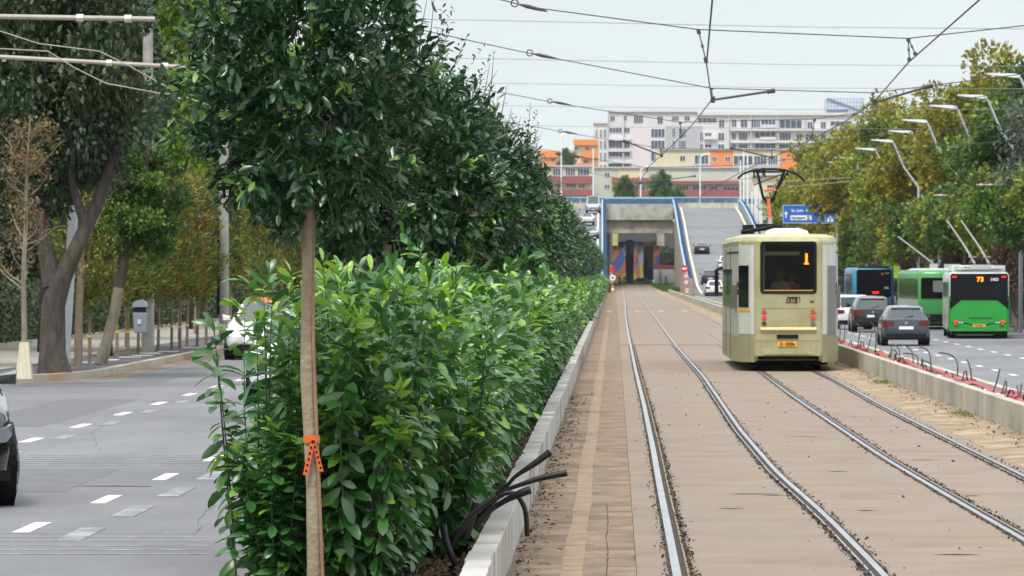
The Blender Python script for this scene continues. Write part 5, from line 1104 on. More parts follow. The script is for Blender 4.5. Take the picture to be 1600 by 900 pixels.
def car(kind, name, label, x, D, z, col, rz=0, brake=False, taxi=False, steer=0, cat='car', glassm=None, group=None):
    K = KINDS[kind]; L = K['L']; w0 = K['W']; o = thing(name, label, cat, (x, D, z), rz, group)
    T = sorted(set([0, .04, .06, .10, .14, .25, .5, 1.0, 1.8, 2.6, L - 1.0, L - .5, L - .25, L - .1, L] + [p[0] for p in K['zr']] + list(K['rear']) + list(K['front']) + K['pil']))
    wt = [(0, .78), (.05, .90), (.3, .985), (.9, 1), (L - .9, 1), (L - .3, .93), (L - .08, .80), (L, .66)]
    zl = [(0, .40), (.08, .27), (.5, .21), (L - .6, .21), (L - .1, .30), (L, .40)]
    fr0, fr1 = K['front']; rr0, rr1 = K['rear']
    rings = []
    for t in T:
        w_ = w0 * I(wt, t); zb = I(K['zb'], t); zr = max(I(K['zr'], t), zb + .02); l = I(zl, t); gh = min(1, max(0, (zr - zb) / .3)); wr = w_ * .90 * (1 - gh) + K['wr'] * gh
        if t <= .06: wr = w_ * .85
        H = [(0, l), (w_ * .8, l), (w_ * .97, l + .07), (w_, l + .4 * (zb - l)), (w_ * .985, zb - .09), (w_ * .955, zb), (wr + (w_ * .955 - wr) * .10, zb + .90 * (zr - zb)), (wr * .88, zr - .008), (0, zr + .012)]
        rings.append([(a, t, c) for a, c in H] + [(-a, t, c) for a, c in H[7:0:-1]])
    bb, n = MB(), 16
    vs = [p for r in rings for p in r]; fb, fg = [], {}
    for i in range(len(T) - 1):
        tm = (T[i] + T[i + 1]) / 2
        for k in range(n):
            f = (i * n + k, i * n + (k + 1) % n, (i + 1) * n + (k + 1) % n, (i + 1) * n + k)
            side = k in (5, 10) and rr1 < tm < fr0 + (fr1 - fr0) * .55 and not (K['pil'][1] < tm < K['pil'][2]) and (kind != 'van' or tm > 3.1)
            scr = k in (7, 8) and (rr0 < tm < rr1 or fr0 < tm < fr1)
            key = ('rear_window' if tm < rr1 else 'windscreen') if scr else (('side_window', k, tm > K['pil'][2]) if side else None)
            (fg.setdefault(key, []) if key else fb).append(f)
    fb += [tuple(range(n)), tuple((len(T) - 1) * n + k for k in range(n))]
    bb.add(vs, fb)
    bd = bb.build('body', paint(*col) if isinstance(col, tuple) else col, o, True)
    for key, ff in fg.items(): g_ = MB(); g_.add(vs, ff); g_.build(key if isinstance(key, str) else key[0], glassm or M['carglass'], o, True)
    zt = I(K['zb'], .3); wy = [.72, L - .82]
    for t in wy:
        for sd in (-1, 1):
            st = steer if t > 2 else 0
            wq = link('wheel', None, o, (sd * (w0 - .10), t, K['wh'])); wq.rotation_euler.z = st
            part('tyre', M['rubber'], wq, lambda b: b.tube([(-.11, 0, 0), (-.10, 0, 0), (.10, 0, 0), (.112, 0, 0)], [K['wh'] * .9, K['wh'], K['wh'], K['wh'] * .92], 28), smooth=True)
            def rimf(b):
                q = .114 * sd
                for a in range(5):
                    an = a * 2 * PI / 5; c_, s_ = math.cos(an), math.sin(an); r_ = K['wh'] * .66
                    b.prism([(q, -.03 * s_, .03 * c_), (q, .03 * s_, -.03 * c_), (q, r_ * c_ + .05 * s_, r_ * s_ - .05 * c_), (q, r_ * c_ - .05 * s_, r_ * s_ + .05 * c_)], (sd * .012, 0, 0))
                pts = [(q, K['wh'] * .66 * math.cos(k * PI / 12), K['wh'] * .66 * math.sin(k * PI / 12)) for k in range(25)]; b.tube(pts, .018, 5, False)
            part('rim', M['rim'], wq, rimf)
            part('wheel_arch', M['black'], o, lambda b: b.tube([(sd * (w0 - .24), t, K['wh'] + .02), (sd * (w0 + .003), t, K['wh'] + .02)], K['wh'] + .055, 24))
    R0 = rings[0]; zq = I(K['zb'], .04)
    for sd in (-1, 1):
        part('tail_light', M['redlamp'] if brake else M['taillight'], o, lambda b: b.loft([[(sd * w0 * .50, -.012, zq - .20), (sd * w0 * .50, -.012, zq - .06), (sd * w0 * .80, -.008, zq - .02), (sd * w0 * .80, -.008, zq - .24)], [(sd * w0 * .55, .03, zq - .20), (sd * w0 * .55, .03, zq - .06), (sd * w0 * .93, .06, zq - .01), (sd * w0 * .93, .06, zq - .22)], [(sd * w0 * .7, .25, zq - .20), (sd * w0 * .7, .25, zq - .06), (sd * w0 * .99, .26, zq - .03), (sd * w0 * 1.0, .26, zq - .18)]]))
        part('headlight', mat('headlight', (.20, .22, .25), .1, spec=1) if not taxi else emit('headlight_on', (1, 1, 1), .8), o, lambda b: b.loft([[(sd * w0 * .45, L + .004, .60), (sd * w0 * .45, L + .004, .68), (sd * w0 * .62, L - .02, .72), (sd * w0 * .62, L - .02, .60)], [(sd * w0 * .6, L - .10, .60), (sd * w0 * .6, L - .10, .72), (sd * w0 * .87, L - .12, .76), (sd * w0 * .86, L - .12, .62)], [(sd * w0 * .75, L - .3, .62), (sd * w0 * .75, L - .3, .76), (sd * w0 * .945, L - .32, .79), (sd * w0 * .94, L - .32, .68)]]))
        zm = I(K['zb'], fr0 + .5) + .06; part('mirror', bd.data.materials[0] if kind != 'wagon' else M['black'], o, lambda b: b.loft([[(sd * (w0 - .05), fr1 - .55, zm), (sd * (w0 + .16), fr1 - .60, zm - .02), (sd * (w0 + .17), fr1 - .60, zm + .14), (sd * (w0 - .03), fr1 - .55, zm + .1)], [(sd * (w0 - .05), fr1 - .50, zm), (sd * (w0 + .14), fr1 - .45, zm), (sd * (w0 + .14), fr1 - .45, zm + .1), (sd * (w0 - .03), fr1 - .5, zm + .08)]]))
    part('number_plate', M['plate'], o, lambda b: b.box(-.26, .26, -.016, -.003, zq - .34, zq - .23)); part('number_plate', M['plate'], o, lambda b: b.box(-.26, .26, L + .006, L + .02, .42, .53))
    part('bumper', M['black'], o, lambda b: b.loft([[(-w0 * .80, -.025, .28), (w0 * .80, -.025, .28), (w0 * .80, -.025, .44), (-w0 * .80, -.025, .44)], [(-w0 * .97, .3, .24), (w0 * .97, .3, .24), (w0 * .97, .3, .44), (-w0 * .97, .3, .44)]]))
    part('grille', M['black'], o, lambda b: (b.box(-w0 * .42, w0 * .42, L - .02, L + .012, .56, .66), b.loft([[(-w0 * .93, L - .35, .24), (w0 * .93, L - .35, .24), (w0 * .93, L - .35, .38), (-w0 * .93, L - .35, .38)], [(-w0 * .66, L + .01, .28), (w0 * .66, L + .01, .28), (w0 * .66, L + .01, .40), (-w0 * .66, L + .01, .40)]])))
    part('badge', M['chrome'], o, lambda b: disc(b, 0, zq - .10, .045, -.012, .012, 14))
    if kind in ('suv', 'wagon', 'hatch'):
        zr1 = I(K['zr'], rr1); part('wiper', M['black'], o, lambda b: b.tube([(-.05, rr0 + .01, zq + .08), (.28, rr0 + .06, zq + .16)], .012, 5))
        part('spoiler', bd.data.materials[0], o, lambda b: b.loft([[(-K['wr'] * .86, rr1 + .28, I(K['zr'], rr1 + .28)), (K['wr'] * .86, rr1 + .28, I(K['zr'], rr1 + .28)), (K['wr'] * .86, rr1 + .28, I(K['zr'], rr1 + .28) + .022), (-K['wr'] * .86, rr1 + .28, I(K['zr'], rr1 + .28) + .022)], [(-K['wr'] * .88, rr1 - .03, zr1 + .0), (K['wr'] * .88, rr1 - .03, zr1), (K['wr'] * .88, rr1 - .03, zr1 + .05), (-K['wr'] * .88, rr1 - .03, zr1 + .05)]]))
    if taxi:
        zt_ = I(K['zr'], 1.5); part('roof_sign', mat('taxi_sign', (.85, .17, .03), .4), o, lambda b: b.loft([[(-.32, 1.45, zt_), (.32, 1.45, zt_), (.32, 1.7, zt_), (-.32, 1.7, zt_)], [(-.26, 1.50, zt_ + .14), (.26, 1.50, zt_ + .14), (.26, 1.65, zt_ + .14), (-.26, 1.65, zt_ + .14)]]))
    return o
s = 43.0; car('hatch', 'parked_car', 'grey hatchback in the right carriageway, nearest of the cars there', (1416 - CX) / s, F / s, -.545, ('greyblue', (.045, .055, .08), .3, .3))
bpy.data.objects['parked_car'].name = 'car'
s = 35.0; car('suv', 'car', 'black car with high body between the grey hatchback and the white estate', (1364 - CX) / s, F / s, -.545, ('black', (.006, .007, .009), .0, .22))
s = 33.5; car('wagon', 'car', 'white estate car nearest to the tram, left of the black car', (1334 - CX) / s, F / s, -.545, ('white', (.72, .73, .74), 0, .35))
s = 16.1; car('suv', 'car', 'white car at the foot of the right ramp', (1118 - CX) / s, 500, RZ(500) - .02, ('white', (.72, .73, .74), 0, .35))
car('suv', 'car', 'dark blue car just above the white one on the right ramp', (1110 - CX) / 15.1, 530, RZ(530), ('navy', (.010, .013, .03), .1, .3))
car('sedan', 'car', 'black saloon higher up the right ramp', (1097 - CX) / 13.4, 597, RZ(597), ('black', (.006, .007, .009), .0, .22))
car('suv', 'car', 'white car on the right ramp partly hidden by the tram corner', (1135 - CX) / 14.3, 560, RZ(560), ('white', (.72, .73, .74), 0, .35))
car('van', 'van', 'pale grey van coming over the crest of the left ramp', (927 - CX) / 11.3, 706, RZ(706), ('greyvan', (.32, .36, .40), .2, .4), PI, cat='van')
car('sedan', 'car', 'white saloon behind the van, first of the cars coming down the left ramp', (918 - CX) / 12.0, 668, RZ(668), ('white', (.72, .73, .74), 0, .35), PI)
car('sedan', 'car', 'silver blue car in the middle of the left ramp queue', (924 - CX) / 12.7, 632, RZ(632), ('silverblue', (.30, .36, .44), .4, .3), PI)
car('hatch', 'car', 'white car lowest on the left ramp, half hidden by evergreen leaves', (919 - CX) / 13.4, 600, RZ(600), ('white', (.72, .73, .74), 0, .35), PI)
s = 61.5; car('sedan', 'taxi', 'white taxi with an orange roof sign coming toward the camera on the left', (403 - CX) / s, F / s + 4.6, -.095, ('white', (.72, .73, .74), 0, .35), PI, taxi=True, cat='taxi')
s = 92.0; car('hatch', 'car', 'white car hidden behind the hedge, only bits of its paint showing', (462 - CX) / s, F / s + 4, -.095, ('white', (.72, .73, .74), 0, .35), PI)
th = R(13.0); fr = Vector((-5.80, 49.3)); fw = Vector((math.sin(th), -math.cos(th))); K_ = KINDS['suv']; rt = Vector((math.cos(th), math.sin(th)))
pos_ = fr - fw * (K_['L'] - .82) - rt * K_['W']
car('suv', 'car', 'glossy black car cut off by the left edge, front wheel showing', pos_.x, pos_.y, -.095, ('gloss', (.006, .007, .006), .0, .15), PI + th, steer=R(-17))
car('van', 'van', 'dark van far ahead between tram and blue bus', (1307 - CX) / 25.0, 325, -.545, ('navy', (.010, .013, .03), .1, .3), cat='van')
car('hatch', 'car', 'silver car half hidden behind the white estate', (1308 - CX) / 28.5, 281, -.545, ('silverblue', (.30, .36, .44), .4, .3))
car('sedan', 'car', 'silver car parked under the overpass before the white hoarding', (1022 - CX) / 10.35, 775, -.1, ('silverblue', (.30, .36, .44), .4, .3), R(70))

# ------------------------------------------------------------------ buses
def plan_ring(P, z, inset=0, yin=None):
    cx, cy = 0, sum(p[1] for p in P) / len(P); yl = max(p[1] for p in P)
    return [(x - math.copysign(min(inset, abs(x)), x), y + (inset if y < yl / 2 else -inset) * (yin if yin is not None else 1), z) for x, y in P]
def band(b, P, z0, z1, off=.012, back=.03):
    rings = []
    for i, p in enumerate(P):
        a = Vector(P[max(i - 1, 0)]); c = Vector(P[min(i + 1, len(P) - 1)]); d = (c - a).normalized(); nn = Vector((d.y, -d.x)); p = Vector(p)
        if nn.x * p.x < 0: nn = -nn
        o_ = p + nn * off; i_ = p - nn * back
        rings.append([(i_.x, i_.y, z0), (o_.x, o_.y, z0), (o_.x, o_.y, z1), (i_.x, i_.y, z1)])
    b.loft(rings)
def bus(label, x, D, rz, Wd, L, H, colm, kind, group='buses in the right carriageway'):
    o = thing('bus', label, 'bus', (x, D, -.545), rz, group); h = Wd / 2
    P = [(-h + .12, 0), (h - .12, 0), (h - .03, .05), (h, .16), (h, L - .2), (h - .2, L), (-h + .2, L), (-h, L - .2), (-h, .16), (-h + .03, .05)]
    side = M['silverside'] if kind == 'trolley' else colm
    part('body', side, o, lambda b: b.loft([plan_ring(P, .30, .04), plan_ring(P, .40), plan_ring(P, H - .18), plan_ring(P, H - .05, .07), plan_ring(P, H, .2)]), smooth=True)
    for sd in (-1, 1):
        for t in (2.6, L - 2.8): 
            wq = part('wheel', M['rubber'], o, lambda b: b.tube([(sd * (h - .34), t, .48), (sd * (h + .004), t, .48)], .48, 24), smooth=True); part('hub', M['rim'], wq, lambda b: b.tube([(sd * (h - .05), t, .48), (sd * (h + .012), t, .48)], .26, 14))
    part('underbody', M['black'], o, lambda b: b.box(-h + .1, h - .1, .2, L - .2, .16, .32))
    rw = lambda b, x0, x1, z0, z1, th=.02, r=.06: b.plate(x0, x1, z0, z1, 0, th, r)
    if kind == 'trolley':
        part('rear_bodywork', colm, o, lambda b: band(b, [(-h + .0, .2), (-h + .03, .05), (-h + .12, 0), (h - .12, 0), (h - .03, .05), (h, .2)], .31, 1.72, .012))
        q = part('rear_glass', M['glass'], o, lambda b: (b.plate(-h + .05, h - .05, 1.55, H - .10, 0, .03, .1), b.prism([(-h + .03, -.03, 1.18), (-h + .03, -.03, 1.58), (-h + .52, -.03, 1.58)], (0, .018, 0)), b.prism([(h - .03, -.03, 1.18), (h - .03, -.03, 1.58), (h - .52, -.03, 1.58)], (0, .018, 0))))
        text_mesh('73', .26, emit('led_orange', (1, .26, .01), 2.6), o, (.04, -.045, H - .34), sx=1.1); text_mesh('5403', .16, M['signwhite'], o, (.62, -.045, H - .34))
        for sd in (-1, 1):
            part('high_brake_light', M['redlamp'], o, lambda b: b.plate(sd * (h - .22) - .09, sd * (h - .22) + .09, H - .26, H - .19, 0, .045, .02)); part('tail_light', M['redlamp'], o, lambda b: disc(b, sd * (h - .26), .66, .075, -.012, .03, 16))
            part('reflector', M['plate'], o, lambda b: (disc(b, sd * (h - .42), .65, .03, -.012, .02, 10), disc(b, sd * (h - .52), .64, .03, -.012, .02, 10)))
            part('fog_light', M['taillight'], o, lambda b: b.plate(sd * (h - .30) - .1, sd * (h - .30) + .1, .48, .53, -.012, .02, .01))
        part('grille', colm, o, lambda b: (b.plate(-.42, .50, .86, 1.12, -.012, .05, .08), b.box(-.48, -.30, -.05, -.012, 1.10, 1.14), b.box(-.2, .5, -.05, -.012, 1.12, 1.15)))
        part('trim_line', M['black'], o, lambda b: (b.box(-h + .12, -.55, -.02, -.0121, .60, .64), b.box(.55, h - .12, -.02, -.0121, .60, .64), b.prism([(-.55, -.02, .60), (-.55, -.02, .64), (-.3, -.02, .58), (.3, -.02, .58), (.55, -.02, .64), (.55, -.02, .60), (.3, -.02, .54), (-.3, -.02, .54)], (0, .007, 0))))
        part('number_plate', mat('plate_yellow', (.62, .36, .03), .5), o, lambda b: b.plate(-.26, .26, .46, .58, -.012, .02)); text_mesh('B 5403', .10, M['black'], o, (0, -.035, .52))
        part('roof_fairing', M['fairgreen'], o, lambda b: b.loft([plan_ring([(-h + .08, .5), (h - .45, .5), (h - .45, 6), (-h + .08, 6)], H - .02), plan_ring([(-h + .16, .6), (h - .55, .6), (h - .55, 5.6), (-h + .16, 5.6)], H + .24)]), bevel=.04)
        part('roof_equipment', mat('roof_equipment', (.42, .44, .43), .6), o, lambda b: (b.box(-.75, .85, .15, .45, H - .01, H + .16), b.box(-.4, .5, .12, .3, H + .17, H + .26), b.box(.6, 1.05, .2, .48, H, H + .24), b.tube([(-.9, .1, H + .07), (1.0, .1, H + .12)], .03, 6), b.tube([(-.6, .1, H + .2), (.3, .1, H + .05)], .025, 6), b.box(-1.0, -.8, .15, .4, H, H + .2)))
        for xo, nm in ((-.16, 0), (.42, 1)):
            pl = part('trolley_pole', mat('trolley_pole', (.24, .25, .245), .5), o, lambda b: b.tube([(xo, .6, H + .30), (xo - .35, 2.4, H + 1.0), (xo - .98, 6.4, H + 2.1)], [.05, .04, .03], 8), smooth=True); part('pole_clamp', MATS['trolley_pole'], pl, lambda b: (b.box(xo - .25, xo + .08, 1.0, 1.1, H + .55, H + .60), b.tube([(xo + .12, .5, H), (xo - .02, .7, H + .35)], .025, 6)))
        zw0, zw1 = 1.65, H - .55
        part('side_window', M['glass'], o, lambda b: [b.box(-h - .012, -h - .002, t, t + 1.1, zw0 + (.1 if t < 2 else 0), zw1 + .1) for t in (1.0, 3.0, 4.3, 5.6, 6.9, 8.2, 9.5)]); part('side_door', colm, o, lambda b: b.box(-h - .014, -h - .002, .1, .8, .35, 1.3))
    if kind == 'blue':
        part('rear_glass', M['glass'], o, lambda b: b.plate(-h + .22, h - .20, 1.20, H - .12, 0, .03, .12))
        part('brake_light', M['redlamp'], o, lambda b: b.plate(-.08, .32, 1.42, 1.54, -.03, .02, .05)); text_mesh('34', .16, emit('led_dim', (.6, .12, .02), .5), o, (.52, -.045, H - .38)); text_mesh('6710', .10, M['signwhite'], o, (.80, -.045, H - .34)); text_mesh('STB', .16, M['signwhite'], o, (.75, -.045, 1.74))
        part('number_plate', M['plate'], o, lambda b: b.plate(-.26, .26, .5, .62, 0, .02))
        for sd in (-1, 1): part('tail_light', M['taillight'], o, lambda b: b.plate(sd * (h - .14) - .06, sd * (h - .14) + .06, .75, 1.15, 0, .02, .02))
        part('side_window', M['glass'], o, lambda b: [b.box(-h - .012, -h - .002, t, t + 1.3, 1.35, H - .4) for t in (.5, 2.0, 3.5, 5.0, 6.5, 8.0)]); part('roof_rib', M['black'], o, lambda b: b.box(-h + .3, h - .3, .1, 4, H - .02, H + .05))
    if kind == 'green':
        part('rear_glass', M['glass'], o, lambda b: b.plate(-h + .10, h - .10, 1.45, H - .36, 0, .03, .06)); part('rear_window', mat('paleglass', (.16, .19, .18), .2), o, lambda b: b.plate(-.55, .35, 1.75, H - .50, -.03, .01, .05))
        part('lower_skirt', M['black'], o, lambda b: b.plate(-h + .08, h - .08, .34, .72, 0, .02)); part('indicator', mat('plate_yellow', (.62, .36, .03), .5), o, lambda b: b.plate(.35, .65, .82, .93, 0, .03)); part('lamp_box', M['black'], o, lambda b: b.plate(.25, .65, 1.0, 1.16, 0, .03))
        part('side_window', M['glass'], o, lambda b: [b.box(-h - .012, -h - .002, t, t + 1.2, 1.45, H - .40) for t in np.arange(.5, L - 1.2, 1.35)]); part('lower_side', mat('greygreen_side', (.30, .36, .30), .5), o, lambda b: b.box(-h - .012, -h - .002, .2, L - .3, .40, 1.40))
        part('roof_equipment', mat('roof_equipment', (.42, .44, .43), .6), o, lambda b: (b.box(-.4, -.1, 2.5, 3.5, H, H + .3), b.box(.3, 1.0, 2.5, 3.5, H, H + .28), b.loft([plan_ring([(-h + .1, .5), (h - .1, .5), (h - .1, 8), (-h + .1, 8)], H - .02), plan_ring([(-h + .3, .8), (h - .3, .8), (h - .3, 7.5), (-h + .3, 7.5)], H + .08)])))
        part('trolley_pole', mat('trolley_pole', (.24, .25, .245), .5), o, lambda b: (b.tube([(-.25, 3, H + .3), (-1.5, 8, H + 1.6)], .04, 6), b.tube([(-.35, 3, H + .1), (-.3, 3.1, H + .5)], .03, 6)))
    return o
M['silverside'] = mat('silver_side', (.52, .55, .54), .35, .3, c2=(.36, .42, .38), scale=.9, stretch=(1, .4, 1), coat=.4); M['fairgreen'] = mat('fairing_green', (.40, .50, .42), .5)
gm = mat('bus_green', (.008, .25, .03), .4, coat=.3, c2=(.012, .30, .035), scale=.5); gm2 = mat('bus_green_pale', (.04, .27, .06), .45, coat=.3); bm2 = mat('bus_blue', (.01, .19, .36), .4, coat=.3)
s = 38.8; bus('green and silver trolleybus showing route 73, nearest of the buses at the right', (1530 - CX) / s, F / s, R(-2.4), 2.42, 12, 2.72, gm, 'trolley')
s = 33.5; bus('older green trolleybus with pale roof, left of the route 73 trolleybus', (1476 - CX) / s, F / s, R(1.6), 2.42, 12, 2.78, gm2, 'green')
s = 26.6; bus('blue bus with black rear glass and a red light, farthest of the buses', (1365 - CX) / s, F / s, R(0), 2.45, 11, 2.95, bm2, 'blue')
X, D = (1401 - CX) / 27.5, F / 27.5; o = thing('stop_sign', 'yellow-green bus stop flag with a blue panel left of the older green trolleybus', 'sign', (X, D, -.45)); part('panel', mat('stop_yellow', (.65, .80, .03), .5), o, lambda b: b.box(-.16, .16, -.02, .02, 2.25, 2.95)); part('blue_panel', M['signblue'], o, lambda b: b.box(.165, .32, -.02, .02, 2.1, 2.6)); part('post', M['galv'], o, lambda b: b.tube([(.2, .06, 0), (.2, .06, 2.9)], .035, 6))
# wooden fence at the right edge
def fence(b):
    rg = random.Random(5)
    for k in range(70): y = 190 + k * .9; b.box(19.5, 19.6, y, y + .78, -.42, 1.9 + rg.uniform(-.05, .05))
tag(part('plank_fence', mat('grey_planks', (.20, .185, .17), .9, c2=(.30, .28, .26), scale=3, stretch=(1, 2, .3)), None, fence), 'weathered grey plank fence behind the route 73 trolleybus at the right edge', 'fence')
o = bpy.data.objects['plank_fence']; part('fence_rail', M['galv'], o, lambda b: (b.box(19.43, 19.49, 190, 253, .55, .63), b.box(19.43, 19.49, 190, 253, 1.4, 1.48)))

# ------------------------------------------------------------------ the tram
def tinted():
    m = bpy.data.materials.new('tinted_glass'); m.use_nodes = True; n = m.node_tree; n.nodes.clear(); o = n.nodes.new('ShaderNodeOutputMaterial')
    t = n.nodes.new('ShaderNodeBsdfTransparent'); t.inputs[0].default_value = (.72, .73, .68, 1); g = n.nodes.new('ShaderNodeBsdfGlossy'); g.inputs['Roughness'].default_value = .04; fz = n.nodes.new('ShaderNodeFresnel'); fz.inputs[0].default_value = 1.22
    mx = n.nodes.new('ShaderNodeMixShader'); n.links.new(fz.outputs[0], mx.inputs[0]); n.links.new(t.outputs[0], mx.inputs[1]); n.links.new(g.outputs[0], mx.inputs[2]); n.links.new(mx.outputs[0], o.inputs[0]); return m
M['tint'] = tinted()
TO = mat('tram_olive', (.365, .345, .19), .42, coat=.25, c2=(.325, .305, .165), scale=1.5, stretch=(1, 1, .4), c3=(.27, .245, .125), s3=2.2); TW = mat('tram_white', (.55, .57, .51), .4, coat=.3, c2=(.45, .47, .41), scale=2)
TG = mat('tram_grey', (.29, .30, .235), .5, c2=(.35, .36, .28), scale=1); TD = mat('tram_skirt', (.24, .22, .12), .6, c2=(.30, .27, .15), scale=2); TS = mat('tram_side', (.34, .34, .27), .45, c2=(.40, .40, .33), scale=.8, stretch=(1, 2, .5))
def tram():
    s = 72.7; D = F / s; o = thing('tram', 'cream and olive tram seen from behind, route 1, on the far track', 'tram', ((1232 - CX) / s, D, 0)); L = 14.5
    hp = [(.69, 0), (.80, .13), (1.04, .8), (1.15, 2.2), (1.15, L - 2), (1.0, L - .6), (.7, L)]
    P = [(-x, y) for x, y in hp[::-1]] + hp; P = P[6:] + P[:6] if False else P
    bd = part('body', TO, o, lambda b: b.loft([plan_ring(P, .22, .05), plan_ring(P, .34), plan_ring(P, 2.80), plan_ring(P, 2.90, .05), plan_ring(P, 2.96, .22)]))
    es = bd.modifiers.new('bevel', 'BEVEL'); es.width = .03; es.segments = 2; es.limit_method = 'ANGLE'; es.angle_limit = R(30)
    def cut(x0, x1, y0, y1, z0, z1):
        c = MB().box(x0, x1, y0, y1, z0, z1); me = bpy.data.meshes.new('cut'); me.from_pydata(c.v, [], c.f); q = bpy.data.objects.new('cut', me); COL.objects.link(q); q.location = o.location
        md = bd.modifiers.new('cut', 'BOOLEAN'); md.object = q; md.operation = 'DIFFERENCE'; md.solver = 'EXACT'; return q
    qs = [cut(-.72, .72, .16, 3.4, .62, 2.80), cut(-.57, .57, -.2, .5, 1.71, 2.76), cut(-.66, .66, -.3, 1.0, .1, .335)]
    bpy.context.view_layer.update(); dg = bpy.context.evaluated_depsgraph_get(); me = bpy.data.meshes.new_from_object(bd.evaluated_get(dg)); bd.modifiers.clear(); bd.data = me
    for q in qs: bpy.data.objects.remove(q)
    def frame(b):
        def rr(x0, x1, z0, z1, r, y): 
            return [(cx + r * math.cos(R(a0 + k * 22.5)), y, cz + r * math.sin(R(a0 + k * 22.5))) for cx, cz, a0 in ((x1 - r, z0 + r, -90), (x1 - r, z1 - r, 0), (x0 + r, z1 - r, 90), (x0 + r, z0 + r, 180)) for k in range(5)]
        b.loft([rr(-.56, .56, 1.72, 2.75, .04, .01), rr(-.61, .61, 1.67, 2.80, .08, .0), rr(-.60, .60, 1.68, 2.79, .08, -.02), rr(-.55, .55, 1.73, 2.74, .05, -.015)], cap=False)
    g = part('rear_window', M['tint'], o, lambda b: b.plate(-.57, .57, 1.71, 2.76, .02, .006)); part('gasket', M['black'], g, frame)
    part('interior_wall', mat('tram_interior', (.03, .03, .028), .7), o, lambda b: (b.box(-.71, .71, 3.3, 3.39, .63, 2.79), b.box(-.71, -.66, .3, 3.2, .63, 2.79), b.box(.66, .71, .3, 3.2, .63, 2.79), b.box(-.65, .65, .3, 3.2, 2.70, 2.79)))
    part('interior_trim', TO, o, lambda b: (b.box(-.66, -.5, .2, .34, 1.0, 2.75), b.box(-.7, .7, .18, .3, 2.50, 2.58)))
    part('window_sill_edge', mat('sill_orange', (.55, .30, .06), .5), g, lambda b: b.box(-.54, .54, -.004, .004, 1.735, 1.755))
    part('route_display', M['black'], o, lambda b: b.box(.25, .55, .10, .16, 2.25, 2.62)); text_mesh('1', .30, emit('led_bright', (1, .32, .01), 4.5), o, (.39, .088, 2.42), name='route_number', sx=1.25)
    part('digit_foot', MATS['led_bright'], o, lambda b: b.box(.335, .445, .088, .094, 2.305, 2.335))
    for sd in (-1, 1):
        sidep = [(sd * .735, .055), (sd * .80, .13), (sd * 1.04, .8)]
        part('white_panel', TW, o, lambda b: (band(b, sidep, .80, 2.72, .010), b.loft([[(x, y, 2.72) for x, y in ((sd * .735, .05), (sd * 1.05, .80), (sd * .9, .85), (sd * .70, .2))], [(x, y, 2.84) for x, y in ((sd * .72, .08), (sd * 1.0, .80), (sd * .9, .85), (sd * .70, .2))]])))
        part('corner_skirt', TD, o, lambda b: band(b, sidep, .20, .79, .010))
        dp = [(sd * .84, .24), (sd * 1.035, .785)]
        part('corner_window', M['glass'] if sd < 0 else mat('door_grey', (.12, .125, .13), .4, c2=(.17, .175, .18), scale=1, stretch=(2, 2, .3)), o, lambda b: band(b, dp, 1.38 if sd < 0 else .80, 2.28, .020))
        if sd < 0: part('orange_strip', mat('strip_orange', (.62, .33, .04), .5), o, lambda b: band(b, [(sd * .82, .18), (sd * 1.04, .80)], 1.29, 1.35, .020))
        sp = [(sd * 1.045, .83), (sd * 1.15, 2.2), (sd * 1.15, L - 2.1)]
        part('side_panel', TS, o, lambda b: band(b, sp, .75, 2.70, .008)); part('side_skirt', TD, o, lambda b: band(b, sp, .20, .74, .010))
        part('side_window', M['glass'], o, lambda b: [band(b, [(sd * (1.06 + .00), t), (sd * 1.15, t + 1.2)] if t < 1.3 else [(sd * 1.15, t), (sd * 1.15, t + 1.25)], 1.35, 2.2, .016) for t in (2.4, 3.9, 5.4, 6.9, 8.4, 9.9)])
        part('panel_gap', M['black'], o, lambda b: [band(b, [(sd * 1.15, t), (sd * 1.15, t + .05)], .25, 2.66, .018) for t in (3.75, 8.25)]); part('rain_gutter', M['black'], o, lambda b: band(b, [(sd * 1.04, .8), (sd * 1.15, 2.2), (sd * 1.15, 7)], 2.55, 2.585, .02))
        part('louvre', mat('louvre', (.10, .10, .085), .6), o, lambda b: [band(b, [(sd * 1.075, t), (sd * (1.075 + .1), t + .45)], 1.35, 1.85, .012) for t in (1.15, 1.75)])
        part('side_lamp', M['taillight'], o, lambda b: [band(b, [(sd * 1.048, .86), (sd * 1.065, .98)], z, z + .12, .03) for z in (1.65, 1.80)])
        for z, mm in ((1.29, mat('amber_lamp', (.40, .07, .015), .25, coat=.5)), (1.165, M['redlamp']), (1.04, mat('dark_lamp', (.07, .02, .025), .25, coat=.5) if sd < 0 else mat('clear_lamp', (.12, .12, .11), .25, coat=.5))):
            q = part('tail_light', mm, o, lambda b: disc(b, sd * .525, z, .043, -.004, .03, 18)); part('lamp_ring', TD, q, lambda b: disc(b, sd * .525, z, .056, -.002, .014, 18))
    part('panel_seam', TD, o, lambda b: (b.box(-.58, .58, -.006, -.001, 1.355, 1.372), b.box(-.69, .69, -.006, -.001, .655, .675), b.box(-.60, -.59, -.006, -.001, .36, .655), b.box(.59, .60, -.006, -.001, .36, .655)))
    part('bumper_ledge', mat('tram_ledge', (.52, .46, .22), .45), o, lambda b: b.loft([[(-.6, -.006, .84), (.6, -.006, .84), (.6, -.06, .90), (-.6, -.06, .90)], [(-.6, -.004, .95), (.6, -.004, .95), (.6, -.008, .955), (-.6, -.008, .955)]]))
    part('coupler_slot', M['black'], o, lambda b: b.plate(-.25, .21, .71, .795, 0, .03, .01)); part('number_plate', mat('plate_orange', (.85, .38, .02), .45), o, lambda b: b.plate(-.22, .17, .535, .645, 0, .035)); text_mesh('D 1020s', .10, M['black'], o, (-.025, -.042, .59), name='plate_text', sx=.95)
